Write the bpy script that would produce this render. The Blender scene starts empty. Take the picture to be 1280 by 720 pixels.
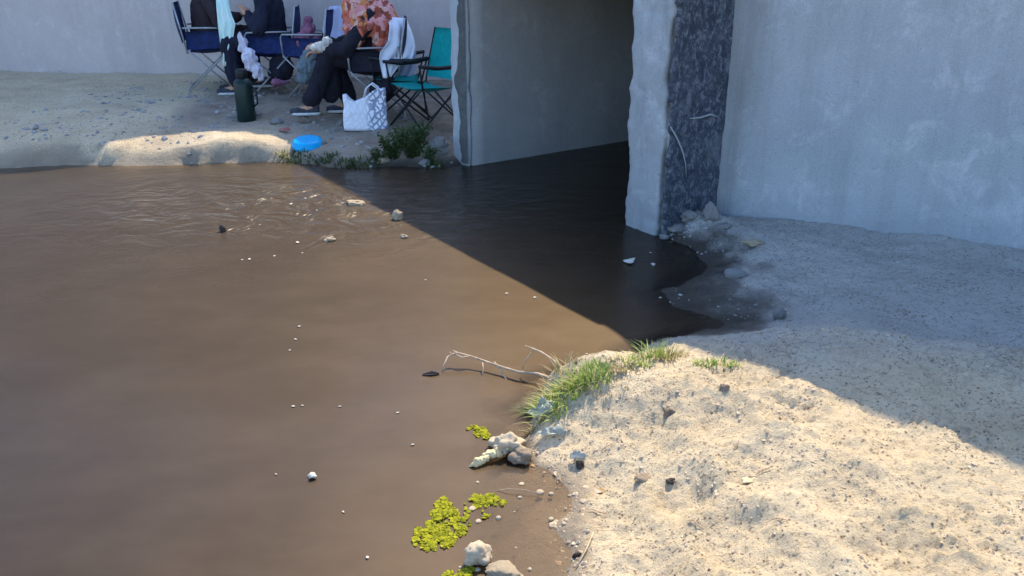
import bpy, bmesh, math, random
import numpy as np
from mathutils import Vector, Matrix, Euler
random.seed(7); rng = np.random.default_rng(7)
sc = bpy.context.scene
col = sc.collection

# ------------------------------------------------------------------ camera
CAMZ, PITCH, F = 1.65, math.radians(22), 1050.0
cd = bpy.data.cameras.new('camera'); cam = bpy.data.objects.new('camera', cd); col.objects.link(cam)
cam.location = (0, 0, CAMZ); cam.rotation_euler = (math.pi/2-PITCH, 0, 0)
cd.sensor_width = 36; cd.lens = F/1280*36; cd.clip_start = .05; cd.clip_end = 2000
sc.camera = cam
# ------------------------------------------------------------------ light
SUN_EL = math.radians(50)
sdir = Vector((-.36, -.93)).normalized()           # ground direction in which shadows fall
w = bpy.data.worlds.new('World'); sc.world = w; w.use_nodes = True
nt = w.node_tree; nt.nodes.clear()
sky = nt.nodes.new('ShaderNodeTexSky'); sky.sky_type = 'NISHITA'; sky.sun_disc = False
sky.sun_elevation = SUN_EL
sky.sun_rotation = math.atan2(-sdir.x, -sdir.y)
sky.air_density = 1.0; sky.dust_density = 1.0; sky.ozone_density = 6
bg = nt.nodes.new('ShaderNodeBackground'); bg.inputs['Strength'].default_value = .15
wo = nt.nodes.new('ShaderNodeOutputWorld')
nt.links.new(sky.outputs[0], bg.inputs[0]); nt.links.new(bg.outputs[0], wo.inputs[0])
sl = bpy.data.lights.new('sun', 'SUN'); sl.energy = 2.75; sl.angle = math.radians(.55); sl.color = (1, .87, .65)
so = bpy.data.objects.new('sun', sl); col.objects.link(so)
ldir = Vector((sdir.x*math.cos(SUN_EL), sdir.y*math.cos(SUN_EL), -math.sin(SUN_EL)))
so.rotation_euler = ldir.to_track_quat('-Z', 'Y').to_euler(); so.location = (3, 9, 12)
sc.view_settings.view_transform = 'Standard'; sc.view_settings.look = 'None'
sc.view_settings.exposure = 1.5; sc.view_settings.gamma = 1
sc.render.engine = 'CYCLES'

# ------------------------------------------------------------------ helpers
cp, sp_ = math.cos(PITCH), math.sin(PITCH)
def ray(x, y):
    a, b = (x-640)/F, (360-y)/F
    return Vector((a, cp + b*sp_, -sp_ + b*cp))
def px(x, y, z=0.0):                                # the place on height z that a photo position shows
    d = ray(x, y); t = (z-CAMZ)/d.z
    return Vector((d.x*t, d.y*t, z))
def pd(x, y, Y):                                    # the place at distance Y
    d = ray(x, y); t = Y/d.y
    return Vector((d.x*t, Y, CAMZ+d.z*t))

def _h(ix, iy, iz, s):
    n = (ix*374761393 + iy*668265263 + iz*2147483647 + s*1274126177) & 0xffffffff
    n = ((n ^ (n >> 13))*1274126177) & 0xffffffff
    return ((n ^ (n >> 16)) & 0xffff)/65535.0
def vn(x, y, z=0., s=0):
    x = np.asarray(x, float); y = np.asarray(y, float); z = np.asarray(z, float)+x*0
    ix = np.floor(x).astype(np.int64); iy = np.floor(y).astype(np.int64); iz = np.floor(z).astype(np.int64)
    fx, fy, fz = x-ix, y-iy, z-iz
    fx = fx*fx*(3-2*fx); fy = fy*fy*(3-2*fy); fz = fz*fz*(3-2*fz)
    r = 0
    for a in (0, 1):
        for b in (0, 1):
            for c in (0, 1):
                r = r + _h(ix+a, iy+b, iz+c, s)*(fx if a else 1-fx)*(fy if b else 1-fy)*(fz if c else 1-fz)
    return r*2-1
def fbm(x, y, z=0., o=4, s=0, g=.5):
    r = 0; a = 1.; f = 1.
    for k in range(o):
        r = r + a*vn(np.asarray(x)*f+k*17.3, np.asarray(y)*f-k*9.1, np.asarray(z)*f, s+k); a *= g; f *= 2.03
    return r
def smooth(a, b, x):
    t = np.clip((x-a)/(b-a), 0, 1); return t*t*(3-2*t)

def tag(o, label=None, cat=None, group=None, kind=None):
    if label: o['label'] = label
    if cat: o['category'] = cat
    if group: o['group'] = group
    if kind: o['kind'] = kind
    return o
def mesh_obj(name, verts, faces, mat, parent=None, sm=True):
    me = bpy.data.meshes.new(name)
    me.from_pydata([tuple(v) for v in verts], [], [tuple(f) for f in faces]); me.update()
    if sm: me.polygons.foreach_set('use_smooth', [True]*len(me.polygons))
    if mat: me.materials.append(mat)
    o = bpy.data.objects.new(name, me); col.objects.link(o)
    if parent: o.parent = parent
    return o
def empty(name, loc=(0, 0, 0), rz=0):
    o = bpy.data.objects.new(name, None); col.objects.link(o); o.location = loc; o.rotation_euler.z = rz
    o.empty_display_size = .1
    return o
class MB:
    def __init__(s): s.v = []; s.f = []
    def add(s, v, f):
        n = len(s.v); s.v += [tuple(p) for p in v]; s.f += [tuple(i+n for i in q) for q in f]; return s
    def tube(s, pts, r, n=8, cap=True):
        pts = [Vector(p) for p in pts]
        rs = r if isinstance(r, (list, tuple)) else [r]*len(pts)
        v = []; f = []; prev = None
        for i, p in enumerate(pts):
            t = (pts[min(i+1, len(pts)-1)]-pts[max(i-1, 0)]).normalized()
            if prev is None:
                a = Vector((0, 0, 1)) if abs(t.z) < .9 else Vector((1, 0, 0))
            else: a = prev
            u = (a - t*a.dot(t)).normalized(); prev = u; w_ = t.cross(u)
            for k in range(n):
                an = 2*math.pi*k/n
                v.append(p+(u*math.cos(an)+w_*math.sin(an))*rs[i])
        for i in range(len(pts)-1):
            for k in range(n):
                a = i*n+k; b = i*n+(k+1) % n
                f.append((a, b, b+n, a+n))
        if cap:
            f.append(tuple(range(n-1, -1, -1))); m = (len(pts)-1)*n; f.append(tuple(m+k for k in range(n)))
        return s.add(v, f)
    def ball(s, c, r, nu=12, nv=8, rot=None):
        c = Vector(c); r = Vector((r, r, r)) if not hasattr(r, '__len__') else Vector(r)
        v = []; f = []
        for j in range(nv+1):
            th = math.pi*j/nv
            for i in range(nu):
                ph = 2*math.pi*i/nu
                p = Vector((math.sin(th)*math.cos(ph)*r.x, math.sin(th)*math.sin(ph)*r.y, math.cos(th)*r.z))
                if rot: p = rot @ p
                v.append(c+p)
        for j in range(nv):
            for i in range(nu):
                a = j*nu+i; b = j*nu+(i+1) % nu
                if j == 0: f.append((a, a+nu, b+nu))
                elif j == nv-1: f.append((a, a+nu, b))
                else: f.append((a, a+nu, b+nu, b))
        return s.add(v, f)
    def cap(s, p0, r0, p1, r1, n=12):                # tapered capsule
        p0 = Vector(p0); p1 = Vector(p1)
        s.ball(p0, r0, n, 8); s.ball(p1, r1, n, 8); s.tube([p0, p1], [r0, r1], n)
        return s
    def build(s, name, mat, parent=None, sm=True): return mesh_obj(name, s.v, s.f, mat, parent, sm)

def remeshed(mb, name, mat, parent, vox, sm=4, fold=0, fs=18, dec=None):
    o = mb.build(name, mat, parent)
    m = o.modifiers.new('r', 'REMESH'); m.mode = 'VOXEL'; m.voxel_size = vox
    m = o.modifiers.new('s', 'SMOOTH'); m.factor = .5; m.iterations = sm
    if dec:
        m = o.modifiers.new('d', 'DECIMATE'); m.ratio = dec
    dg = bpy.context.evaluated_depsgraph_get(); dg.update()
    me = bpy.data.meshes.new_from_object(o.evaluated_get(dg))
    o.modifiers.clear(); old = o.data; o.data = me; bpy.data.meshes.remove(old); me.name = name
    if mat and not me.materials: me.materials.append(mat)
    if fold:
        n = len(me.vertices); co = np.empty(n*3); me.vertices.foreach_get('co', co); co = co.reshape(-1, 3)
        no = np.empty(n*3); me.vertices.foreach_get('normal', no); no = no.reshape(-1, 3)
        a = np.abs(fbm(co[:, 0]*fs, co[:, 1]*fs, co[:, 2]*fs*.45, 3, 5))
        co += no*((a-.3)*fold)[:, None]
        me.vertices.foreach_set('co', co.ravel()); me.update()
    me.polygons.foreach_set('use_smooth', [True]*len(me.polygons))
    return o

# ------------------------------------------------------------------ materials
def newmat(name):
    m = bpy.data.materials.new(name); m.use_nodes = True
    return m, m.node_tree, m.node_tree.nodes['Principled BSDF']
def nd(t, kind, **kw):
    n = t.nodes.new('ShaderNode'+kind)
    for k, v in kw.items():
        if hasattr(n, k): setattr(n, k, v)
        else: n.inputs[k.replace('_', ' ')].default_value = v
    return n
def lk(t, a, b): t.links.new(a, b)
def coords(t, sc_=(1, 1, 1), rot=(0, 0, 0), kind='Object'):
    tc = nd(t, 'TexCoord'); mp = nd(t, 'Mapping'); mp.inputs['Scale'].default_value = sc_; mp.inputs['Rotation'].default_value = rot
    lk(t, tc.outputs[kind], mp.inputs[0]); return mp.outputs[0]
def ramp(t, src, stops, interp='LINEAR'):
    r = nd(t, 'ValToRGB'); e = r.color_ramp.elements; r.color_ramp.interpolation = interp
    while len(e) < len(stops): e.new(.5)
    for q, (p, c) in zip(e, stops):
        q.position = p; q.color = (*c, 1) if len(c) == 3 else c
    lk(t, src, r.inputs[0]); return r.outputs[0]
def mixc(t, fac, a, b, mode='MIX'):
    m = nd(t, 'MixRGB', blend_type=mode)
    if isinstance(fac, (int, float)): m.inputs[0].default_value = fac
    else: lk(t, fac, m.inputs[0])
    for i, c in ((1, a), (2, b)):
        if isinstance(c, tuple): m.inputs[i].default_value = (*c, 1)
        else: lk(t, c, m.inputs[i])
    return m.outputs[0]
def noise(t, vec, scale, detail=5, rough=.55, dist=0):
    n = nd(t, 'TexNoise', Scale=scale, Detail=detail, Roughness=rough, Distortion=dist); lk(t, vec, n.inputs['Vector']); return n.outputs[0]
def bump(t, bs, h, dist, strength=1., prev=None):
    b = nd(t, 'Bump', Distance=dist, Strength=strength); lk(t, h, b.inputs['Height'])
    if prev: lk(t, prev, b.inputs['Normal'])
    if bs: lk(t, b.outputs[0], bs.inputs['Normal'])
    return b.outputs[0]
def simple(name, c1, c2=None, scale=20, rough=.8, bd=.002, bs=60, spec=.3, metal=0, lo=.35, hi=.65, sc_=(1, 1, 1), sheen=0):
    m, t, b = newmat(name); c2 = c2 or tuple(x*.75 for x in c1); v = coords(t, sc_)
    lk(t, ramp(t, noise(t, v, scale), [(lo, c1), (hi, c2)]), b.inputs['Base Color'])
    b.inputs['Roughness'].default_value = rough; b.inputs['Specular IOR Level'].default_value = spec
    b.inputs['Metallic'].default_value = metal
    if bd: bump(t, b, noise(t, v, bs), bd)
    return m

def concrete(name, base, dark, pale, streak=.5, bd=.004, damp=.25):
    m, t, b = newmat(name); v = coords(t); vs = coords(t, (6, 6, .7))
    c = ramp(t, noise(t, v, 2.2, 8, .6), [(.3, tuple(x*.86 for x in base)), (.7, base)])
    c = mixc(t, ramp(t, noise(t, v, 5.5, 8, .7, .6), [(.52, (0,)*3), (.66, (1,)*3)]), c, pale)
    s = ramp(t, noise(t, vs, 1.3, 6, .7), [(.46, (0,)*3), (.72, (streak,)*3)])
    c = mixc(t, s, c, dark)
    f = ramp(t, noise(t, v, 42, 4, .7), [(.60, (0,)*3), (.72, (.75,)*3)])
    c = mixc(t, f, c, dark)
    c = mixc(t, .25, c, ramp(t, noise(t, v, 160, 2), [(.3, (.3,)*3), (.7, (.8,)*3)]), 'OVERLAY')
    # silt and damp rising from the foot of the wall
    g = nd(t, 'NewGeometry'); xyz = nd(t, 'SeparateXYZ'); lk(t, g.outputs['Position'], xyz.inputs[0])
    ad = nd(t, 'Math', operation='MULTIPLY_ADD'); lk(t, noise(t, v, 4.5, 5, .6), ad.inputs[0]); ad.inputs[1].default_value = -.42; lk(t, xyz.outputs['Z'], ad.inputs[2])
    foot = ramp(t, ad.outputs[0], [(-.06, (damp,)*3), (.05, (0,)*3)])
    c = mixc(t, foot, c, tuple(x*.62 for x in dark))
    lk(t, c, b.inputs['Base Color']); b.inputs['Roughness'].default_value = .88; b.inputs['Specular IOR Level'].default_value = .25
    p = bump(t, None, noise(t, v, 14, 8, .7), bd*2.2, .7)
    p = bump(t, None, noise(t, v, 110, 3), bd*.45, .6, p)
    lk(t, p, b.inputs['Normal'])
    return m
M = {}
M['concrete'] = concrete('concrete', (.38, .40, .41), (.20, .215, .225), (.47, .48, .485))
M['concrete_wing'] = concrete('smooth_concrete', (.40, .425, .435), (.27, .285, .29), (.47, .485, .49), .55, .0022, .12)
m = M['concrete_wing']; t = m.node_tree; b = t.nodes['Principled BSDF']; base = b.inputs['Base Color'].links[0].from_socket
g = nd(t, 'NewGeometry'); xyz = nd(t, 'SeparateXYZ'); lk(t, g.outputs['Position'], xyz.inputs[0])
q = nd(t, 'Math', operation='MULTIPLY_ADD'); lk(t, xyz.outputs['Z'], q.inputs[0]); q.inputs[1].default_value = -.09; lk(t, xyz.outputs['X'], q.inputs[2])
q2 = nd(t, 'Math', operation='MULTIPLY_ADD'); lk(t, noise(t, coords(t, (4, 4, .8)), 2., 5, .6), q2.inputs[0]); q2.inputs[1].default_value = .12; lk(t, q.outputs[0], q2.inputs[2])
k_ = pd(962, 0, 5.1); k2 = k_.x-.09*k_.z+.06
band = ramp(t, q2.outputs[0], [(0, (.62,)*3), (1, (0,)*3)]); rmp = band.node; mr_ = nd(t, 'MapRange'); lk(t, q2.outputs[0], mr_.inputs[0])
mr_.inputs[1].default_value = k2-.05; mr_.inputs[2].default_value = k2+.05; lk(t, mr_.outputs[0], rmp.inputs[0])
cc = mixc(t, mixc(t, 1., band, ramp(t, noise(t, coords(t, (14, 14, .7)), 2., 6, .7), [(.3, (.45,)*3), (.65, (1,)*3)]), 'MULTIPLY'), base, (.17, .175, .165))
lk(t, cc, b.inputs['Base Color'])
M['concrete_wall'] = concrete('painted_concrete', (.55, .47, .44), (.40, .34, .32), (.58, .50, .47), .5, .002, .4)
M['concrete_inside'] = concrete('tunnel_concrete', (.37, .365, .35), (.27, .265, .255), (.40, .395, .38), .4, .002, .12)
M['concrete_pale'] = concrete('pale_concrete', (.46, .48, .49), (.24, .255, .265), (.54, .55, .555), .5, .005, .25)
M['concrete_dark'] = concrete('sooty_concrete', (.13, .13, .125), (.08, .08, .078), (.16, .16, .155), .4, .003, .1)  # darkened on unseen tunnel faces to cut bounced light
M['mortar'] = concrete('dark_mortar', (.12, .125, .12), (.05, .055, .05), (.19, .19, .18), .6, .01)

# bitumen coating, scraped
m, t, b = newmat('bitumen'); v = coords(t); vs = coords(t, (1, 1, .7))
c = ramp(t, noise(t, v, 12, 8, .7), [(.3, (.022, .028, .042)), (.7, (.055, .065, .088))])
c = mixc(t, ramp(t, noise(t, vs, 27, 10, .85, .5), [(.49, (0,)*3), (.60, (.9,)*3)]), c, (.20, .215, .24))
c = mixc(t, ramp(t, noise(t, v, 3.2, 4, .7, .5), [(.52, (0,)*3), (.66, (.6,)*3)]), c, (.15, .16, .175))
lk(t, c, b.inputs['Base Color']); b.inputs['Roughness'].default_value = .75; b.inputs['Specular IOR Level'].default_value = .3
bump(t, b, noise(t, vs, 34, 8, .8, .4), .005); M['bitumen'] = m

# sand and mud
m, t, b = newmat('sand'); v = coords(t)
at = nd(t, 'Attribute'); at.attribute_name = 'wet'
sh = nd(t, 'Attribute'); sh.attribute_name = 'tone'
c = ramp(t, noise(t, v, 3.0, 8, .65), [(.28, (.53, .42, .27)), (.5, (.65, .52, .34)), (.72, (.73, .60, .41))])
gr = ramp(t, noise(t, v, 2.4, 8, .6), [(.3, (.36, .35, .33)), (.7, (.52, .505, .47))])  # greyer sand colour, painted in where the walls' shade lies
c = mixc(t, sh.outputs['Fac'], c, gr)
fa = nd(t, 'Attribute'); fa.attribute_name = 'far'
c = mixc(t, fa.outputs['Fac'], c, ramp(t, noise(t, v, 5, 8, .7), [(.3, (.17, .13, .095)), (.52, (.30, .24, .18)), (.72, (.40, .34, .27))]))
# darker crumbs, husks and grit
vo = nd(t, 'TexVoronoi', Scale=62., Randomness=1.); lk(t, v, vo.inputs['Vector'])
m1 = ramp(t, vo.outputs['Distance'], [(.14, (1,)*3), (.34, (0,)*3)])
m2 = ramp(t, noise(t, v, 7, 5, .7), [(.44, (0,)*3), (.58, (1,)*3)])
c = mixc(t, mixc(t, 1., m1, m2, 'MULTIPLY'), c, (.17, .11, .07))
c = mixc(t, ramp(t, noise(t, v, 44, 6, .75), [(.54, (0,)*3), (.66, (.78,)*3)]), c, (.19, .14, .095))
c = mixc(t, ramp(t, noise(t, v, 190, 3, .7), [(.30, (.5,)*3), (.44, (0,)*3)]), c, (.64, .55, .42))
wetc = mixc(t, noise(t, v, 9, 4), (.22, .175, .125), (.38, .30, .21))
wetc = mixc(t, sh.outputs['Fac'], wetc, mixc(t, noise(t, v, 9, 4), (.012, .010, .009), (.045, .039, .034)))  # shaded copy of the wet mud, painted near black
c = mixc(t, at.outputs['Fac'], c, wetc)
lk(t, c, b.inputs['Base Color'])
lk(t, ramp(t, at.outputs['Fac'], [(0, (.95,)*3), (1, (.5,)*3)]), b.inputs['Roughness'])
b.inputs['Specular IOR Level'].default_value = .2
p = bump(t, None, noise(t, v, 30, 8, .75), .022, .9)
p = bump(t, None, noise(t, v, 130, 4, .7), .006, .8, p)
lk(t, p, b.inputs['Normal']); M['sand'] = m

# muddy water: silt-laden body seen through a glossy surface; clear where shallow
m = bpy.data.materials.new('muddy_water'); m.use_nodes = True; t = m.node_tree; t.nodes.clear()
out = nd(t, 'OutputMaterial'); v = coords(t)
dep = nd(t, 'Attribute'); dep.attribute_name = 'depth'
rip = nd(t, 'Attribute'); rip.attribute_name = 'riffle'
dif = nd(t, 'BsdfDiffuse'); 
c = ramp(t, noise(t, v, .9, 6, .6, .4), [(.3, (.0042, .0034, .0024)), (.7, (.0056, .0046, .0033))])
vs = coords(t, (1.0, 1.9, 1), (0, 0, math.radians(-30)))
c = mixc(t, ramp(t, noise(t, vs, 2.2, 6, .65), [(.42, (0,)*3), (.75, (.28,)*3)]), c, (.0095, .0083, .0068))
lk(t, c, dif.inputs['Color'])
tr = nd(t, 'BsdfTransparent'); tr.inputs[0].default_value = (.88, .80, .68, 1)
ms = nd(t, 'MixShader')
a = ramp(t, dep.outputs['Fac'], [(0, (.05,)*3), (.35, (.4,)*3), (.7, (.8,)*3), (1, (1,)*3)])
# silt scatters light mostly forwards, past the surface: a broad lobe beside the even one
fw_ = nd(t, 'BsdfGlossy', Roughness=.60); fw_.distribution = 'MULTI_GGX'; lk(t, mixc(t, 1., c, (11.0, 9.1, 7.2), 'MULTIPLY'), fw_.inputs['Color'])
body = nd(t, 'AddShader'); lk(t, dif.outputs[0], body.inputs[0]); lk(t, fw_.outputs[0], body.inputs[1])
lk(t, a, ms.inputs[0]); lk(t, tr.outputs[0], ms.inputs[1]); lk(t, body.outputs[0], ms.inputs[2])
gl = nd(t, 'BsdfGlossy', Roughness=.24); fr = nd(t, 'Fresnel', IOR=1.26)
mg = nd(t, 'MixShader'); lk(t, fr.outputs[0], mg.inputs[0]); lk(t, ms.outputs[0], mg.inputs[1]); lk(t, gl.outputs[0], mg.inputs[2])
h1 = noise(t, coords(t, (1, 1.7, 1), (0, 0, math.radians(-35))), 1.7, 3, .45, .8)
h2 = noise(t, coords(t, (1, 1.35, 1), (0, 0, math.radians(-28))), 3.6, 4, .5, 1.4)
p = bump(t, None, h1, .006, .8)
mu = nd(t, 'Math', operation='MULTIPLY'); lk(t, h2, mu.inputs[0]); lk(t, rip.outputs['Fac'], mu.inputs[1])
p = bump(t, None, mu.outputs[0], .085, 1., p)
for n_ in (dif, gl, fr): lk(t, p, n_.inputs['Normal'])
lk(t, mg.outputs[0], out.inputs[0]); M['water'] = m

M['stone'] = simple('pale_stone', (.54, .43, .29), (.36, .28, .18), 14, .9, .004, 40)
M['stone_grey'] = simple('grey_stone', (.36, .35, .33), (.2, .19, .18), 12, .9, .006, 30)
M['stone_white'] = simple('white_stone', (.74, .61, .43), (.50, .38, .25), 18, .9, .003, 40)
M['foam'] = simple('white_foam', (.80, .76, .68), (.55, .48, .38), 40, .7, .002, 80)
M['clod'] = simple('dry_clod', (.42, .33, .23), (.26, .19, .13), 30, .95, .003, 80)
M['crumb'] = simple('sand_crumb', (.60, .47, .33), (.40, .30, .20), 30, .95, .003, 80)
M['grit'] = simple('brown_grit', (.26, .19, .13), (.15, .11, .075), 40, .9, 0)
M['dark_clod'] = simple('dark_clod', (.10, .075, .06), (.045, .035, .03), 40, .9, .004, 80)
M['straw'] = simple('straw', (.55, .45, .28), (.35, .26, .15), 50, .8, 0)
M['twig'] = simple('dry_twig', (.60, .44, .29), (.36, .25, .16), 45, .85, .002, 90)
M['bark_yellow'] = simple('pale_wood', (.80, .64, .36), (.58, .46, .24), 30, .85, .004, 60)
def leafy(name, c1, c2, tr_=.3):
    m, t, b = newmat(name); oi = nd(t, 'NewGeometry')
    lk(t, ramp(t, oi.outputs['Random Per Island'], [(0, c1), (1, c2)]), b.inputs['Base Color'])
    b.inputs['Roughness'].default_value = .55; b.inputs['Specular IOR Level'].default_value = .35
    b.inputs['Transmission Weight'].default_value = 0
    d = nd(t, 'BsdfTranslucent'); mx = nd(t, 'MixShader'); mx.inputs[0].default_value = tr_
    lk(t, b.inputs['Base Color'].links[0].from_socket, d.inputs[0])
    lk(t, b.outputs[0], mx.inputs[1]); lk(t, d.outputs[0], mx.inputs[2])
    lk(t, mx.outputs[0], t.nodes['Material Output'].inputs[0]); return m
M['grass'] = leafy('grass_blade', (.15, .27, .04), (.50, .56, .17))
M['grass_dry'] = leafy('dry_grass_blade', (.30, .27, .10), (.55, .46, .24))
M['weed'] = leafy('weed_leaf', (.035, .075, .02), (.10, .13, .045))
m = leafy('algae', (.42, .40, .02), (.12, .14, .012), .25); M['algae'] = m
m.node_tree.nodes['Principled BSDF'].inputs['Specular IOR Level'].default_value = .1; m.node_tree.nodes['Principled BSDF'].inputs['Roughness'].default_value = .8
def wrap(name, c1, c2, r=.3, al=.6):
    m, t, b = newmat(name); v = coords(t)
    lk(t, ramp(t, noise(t, v, 12), [(.35, c1), (.65, c2)]), b.inputs['Base Color'])
    b.inputs['Roughness'].default_value = r; b.inputs['Alpha'].default_value = al; bump(t, b, noise(t, v, 30, 3, .6, .5), .006); return m
M['plastic_wrap'] = wrap('plastic_wrap', (.44, .47, .43), (.30, .33, .29), .4, .6)
M['plastic_bag'] = wrap('white_plastic_bag', (.72, .68, .76), (.5, .46, .55), .4, 1)
M['teal'] = simple('teal_canvas', (.0, .34, .32), (.0, .27, .265), 30, .8, .002, 300)
M['black_tube'] = simple('black_metal', (.012, .013, .016), None, 20, .45, 0)
M['silver_tube'] = simple('grey_metal', (.42, .43, .45), (.3, .31, .33), 20, .4, 0, metal=.4)
M['black_canvas'] = simple('black_canvas', (.012, .013, .022), (.02, .02, .034), 30, .85, .002, 200)
M['blue_canvas'] = simple('navy_canvas', (.018, .035, .14), (.01, .02, .07), 20, .85, .002, 200)
M['black_cloth'] = simple('black_cloth', (.008, .008, .014), (.018, .017, .028), 9, .9, .003, 60)
M['navy_cloth'] = simple('navy_cloth', (.010, .012, .026), (.018, .02, .04), 9, .9, .003, 60)
M['brown_cloth'] = simple('brown_cloth', (.045, .032, .036), (.028, .02, .026), 9, .9, .003, 60)
M['white_cloth'] = simple('white_cloth', (.84, .85, .90), (.72, .74, .82), 7, .85, .004, 40)
M['paleblue_cloth'] = simple('pale_blue_cloth', (.44, .50, .74), (.52, .52, .64), 8, .85, .004, 40, sc_=(8, 8, .6))
M['mint_cloth'] = simple('mint_cloth', (.50, .78, .70), (.78, .86, .78), 12, .8, .004, 40, sc_=(3, 3, .7))
M['pink_cloth'] = simple('mauve_cloth', (.30, .11, .18), (.14, .06, .10), 14, .85, .004, 40)
M['grey_bag'] = simple('grey_green_bag', (.17, .22, .23), (.10, .14, .16), 16, .7, .006, 30)
M['cream'] = simple('cream_cloth', (.66, .62, .54), (.45, .42, .38), 20, .8, .004, 50)
M['skin'] = simple('skin', (.58, .32, .20), (.46, .24, .15), 20, .55, 0)
M['shoe'] = simple('dark_shoe', (.06, .065, .08), (.03, .03, .04), 30, .7, .002, 60)
M['sole'] = simple('white_sole', (.7, .7, .7), (.5, .5, .5), 30, .7, 0)
M['thermos'] = simple('dark_green_enamel', (.010, .030, .026), (.006, .018, .016), 10, .35, 0)
M['blue'] = simple('blue_plastic', (.0, .42, .80), (.0, .37, .72), 10, .35, 0)
M['red'] = simple('faded_red_plastic', (.42, .12, .12), (.3, .09, .09), 20, .6, 0)
# flowered scarf
m, t, b = newmat('flowered_scarf'); v = coords(t)
vo = nd(t, 'TexVoronoi', Scale=15., Randomness=1.); wv = nd(t, 'VectorMath', operation='ADD'); nn = nd(t, 'TexNoise', Scale=9., Detail=3.)
lk(t, v, nn.inputs['Vector']); sc3 = nd(t, 'VectorMath', operation='SCALE'); sc3.inputs['Scale'].default_value = .12; lk(t, nn.outputs['Color'], sc3.inputs[0])
lk(t, v, wv.inputs[0]); lk(t, sc3.outputs[0], wv.inputs[1]); lk(t, wv.outputs[0], vo.inputs['Vector'])
sx = nd(t, 'SeparateXYZ'); lk(t, vo.outputs['Color'], sx.inputs[0])
c = ramp(t, sx.outputs[0], [(.0, (.60, .15, .10)), (.25, (.70, .30, .30)), (.45, (.30, .06, .03)), (.62, (.66, .36, .30)), (.8, (.58, .20, .05))], 'CONSTANT')
c = mixc(t, ramp(t, vo.outputs['Distance'], [(.03, (1,)*3), (.2, (0,)*3)]), c, (.05, .015, .03))
c = mixc(t, ramp(t, noise(t, v, 26, 4, .7), [(.58, (0,)*3), (.66, (1,)*3)]), c, (.10, .03, .03))
lk(t, c, b.inputs['Base Color']); b.inputs['Roughness'].default_value = .8; bump(t, b, noise(t, v, 60), .003); M['scarf'] = m
# printed shopper: white with blue-grey leaf strokes
m, t, b = newmat('printed_shopper'); v = coords(t, (1, 1, 1), (0, .6, 0))
wv1 = nd(t, 'TexWave', Scale=7., Distortion=9., Detail=3.); lk(t, v, wv1.inputs['Vector']); wv1.inputs['Detail Scale'].default_value = 2.
v2 = coords(t, (1, 1, 1), (0, -.7, 0)); wv2 = nd(t, 'TexWave', Scale=6., Distortion=8., Detail=2.); lk(t, v2, wv2.inputs['Vector'])
tc = nd(t, 'TexCoord'); sx = nd(t, 'SeparateXYZ'); lk(t, tc.outputs['Object'], sx.inputs[0])
side = ramp(t, sx.outputs[0], [(.0, (.14,)*3), (.06, (.85,)*3)])
mk = mixc(t, 1., ramp(t, wv1.outputs[0], [(.62, (0,)*3), (.74, (1,)*3)]), ramp(t, wv2.outputs[0], [(.66, (0,)*3), (.76, (1,)*3)]), 'LIGHTEN')
c = mixc(t, mixc(t, 1., mk, side, 'MULTIPLY'), (.80, .81, .86), (.14, .18, .30))
lk(t, c, b.inputs['Base Color']); b.inputs['Roughness'].default_value = .5; M['shopper'] = m

# ------------------------------------------------------------------ culvert geometry in plan
A = px(585, 208).to_2d(); 
Lp, Lq = px(362, 200).to_2d(), px(800, 431).to_2d()           # shadow edge on the water
ud = (Lq-Lp).normalized()                                      # along the headwall, towards the right
nb = Vector((-ud.y, ud.x))                                     # into the tunnel
if nb.y < 0: nb = -nb
B = px(773, 278).to_2d()
ub = (B-A).normalized(); nbk = Vector((-ub.y, ub.x));          # the headwall's own line
print('headwall dir', ub, 'shadow dir', ud, 'span', (B-A).length, 'A', A, 'B', B)
LIFT = .25
def shadow_h(p):                                               # wall height whose shadow reaches the edge on the water
    p = Vector(p); d = (p-Lp).dot(nb); return d/(-sdir.dot(nb))*math.tan(SUN_EL)
WT = .25; WR = .385
A0 = A - ub*WT                    # outer left corner
B1 = B + ub*WR                    # outer right corner
DEEP = 11.
# wing wall on the right starts on the culvert's outer side
W0 = px(914, 258, .14).to_2d(); W1 = px(1004, 265, .17).to_2d(); wd = (W1-W0).normalized(); W2 = W0 + wd*6
R0 = Vector((1.3, 9.45)); rd = Vector((-1, .13)).normalized(); R2 = R0 + rd*22
print('heights: head', shadow_h(A), shadow_h(B1), 'wing', shadow_h(W0), shadow_h(W2), 'left', shadow_h(R0), shadow_h(R0+rd*6), W0, W1)

# ------------------------------------------------------------------ ground sheet
P2 = lambda x, y: tuple(px(x, y).to_2d())
axis = nbk
mr = B+ub*WR*.5; ml = A-ub*WT*.5
wp = [(-.9, -4.), (.02, .9), P2(716, 735), P2(706, 700), P2(698, 670), P2(706, 640), P2(706, 612), P2(688, 588), P2(664, 574), P2(656, 550), P2(660, 530),
      P2(668, 505), P2(680, 480), P2(720, 466), P2(770, 455), P2(808, 436), P2(832, 428), P2(866, 420), P2(905, 402), P2(868, 396),
      P2(838, 384), P2(822, 361), P2(852, 350), P2(884, 334), P2(872, 316), P2(842, 304), P2(824, 284), tuple(mr), tuple(mr+axis*DEEP*1.2), tuple(ml+axis*DEEP*1.2), tuple(ml),
      P2(545, 211), P2(500, 208), P2(440, 210), P2(400, 206), P2(360, 202), P2(325, 203), P2(277, 204), P2(200, 207), P2(90, 206), P2(0, 211), (-9, 6.6), (-30, 8), (-30, -4.)]
WP = np.array(wp)
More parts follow.
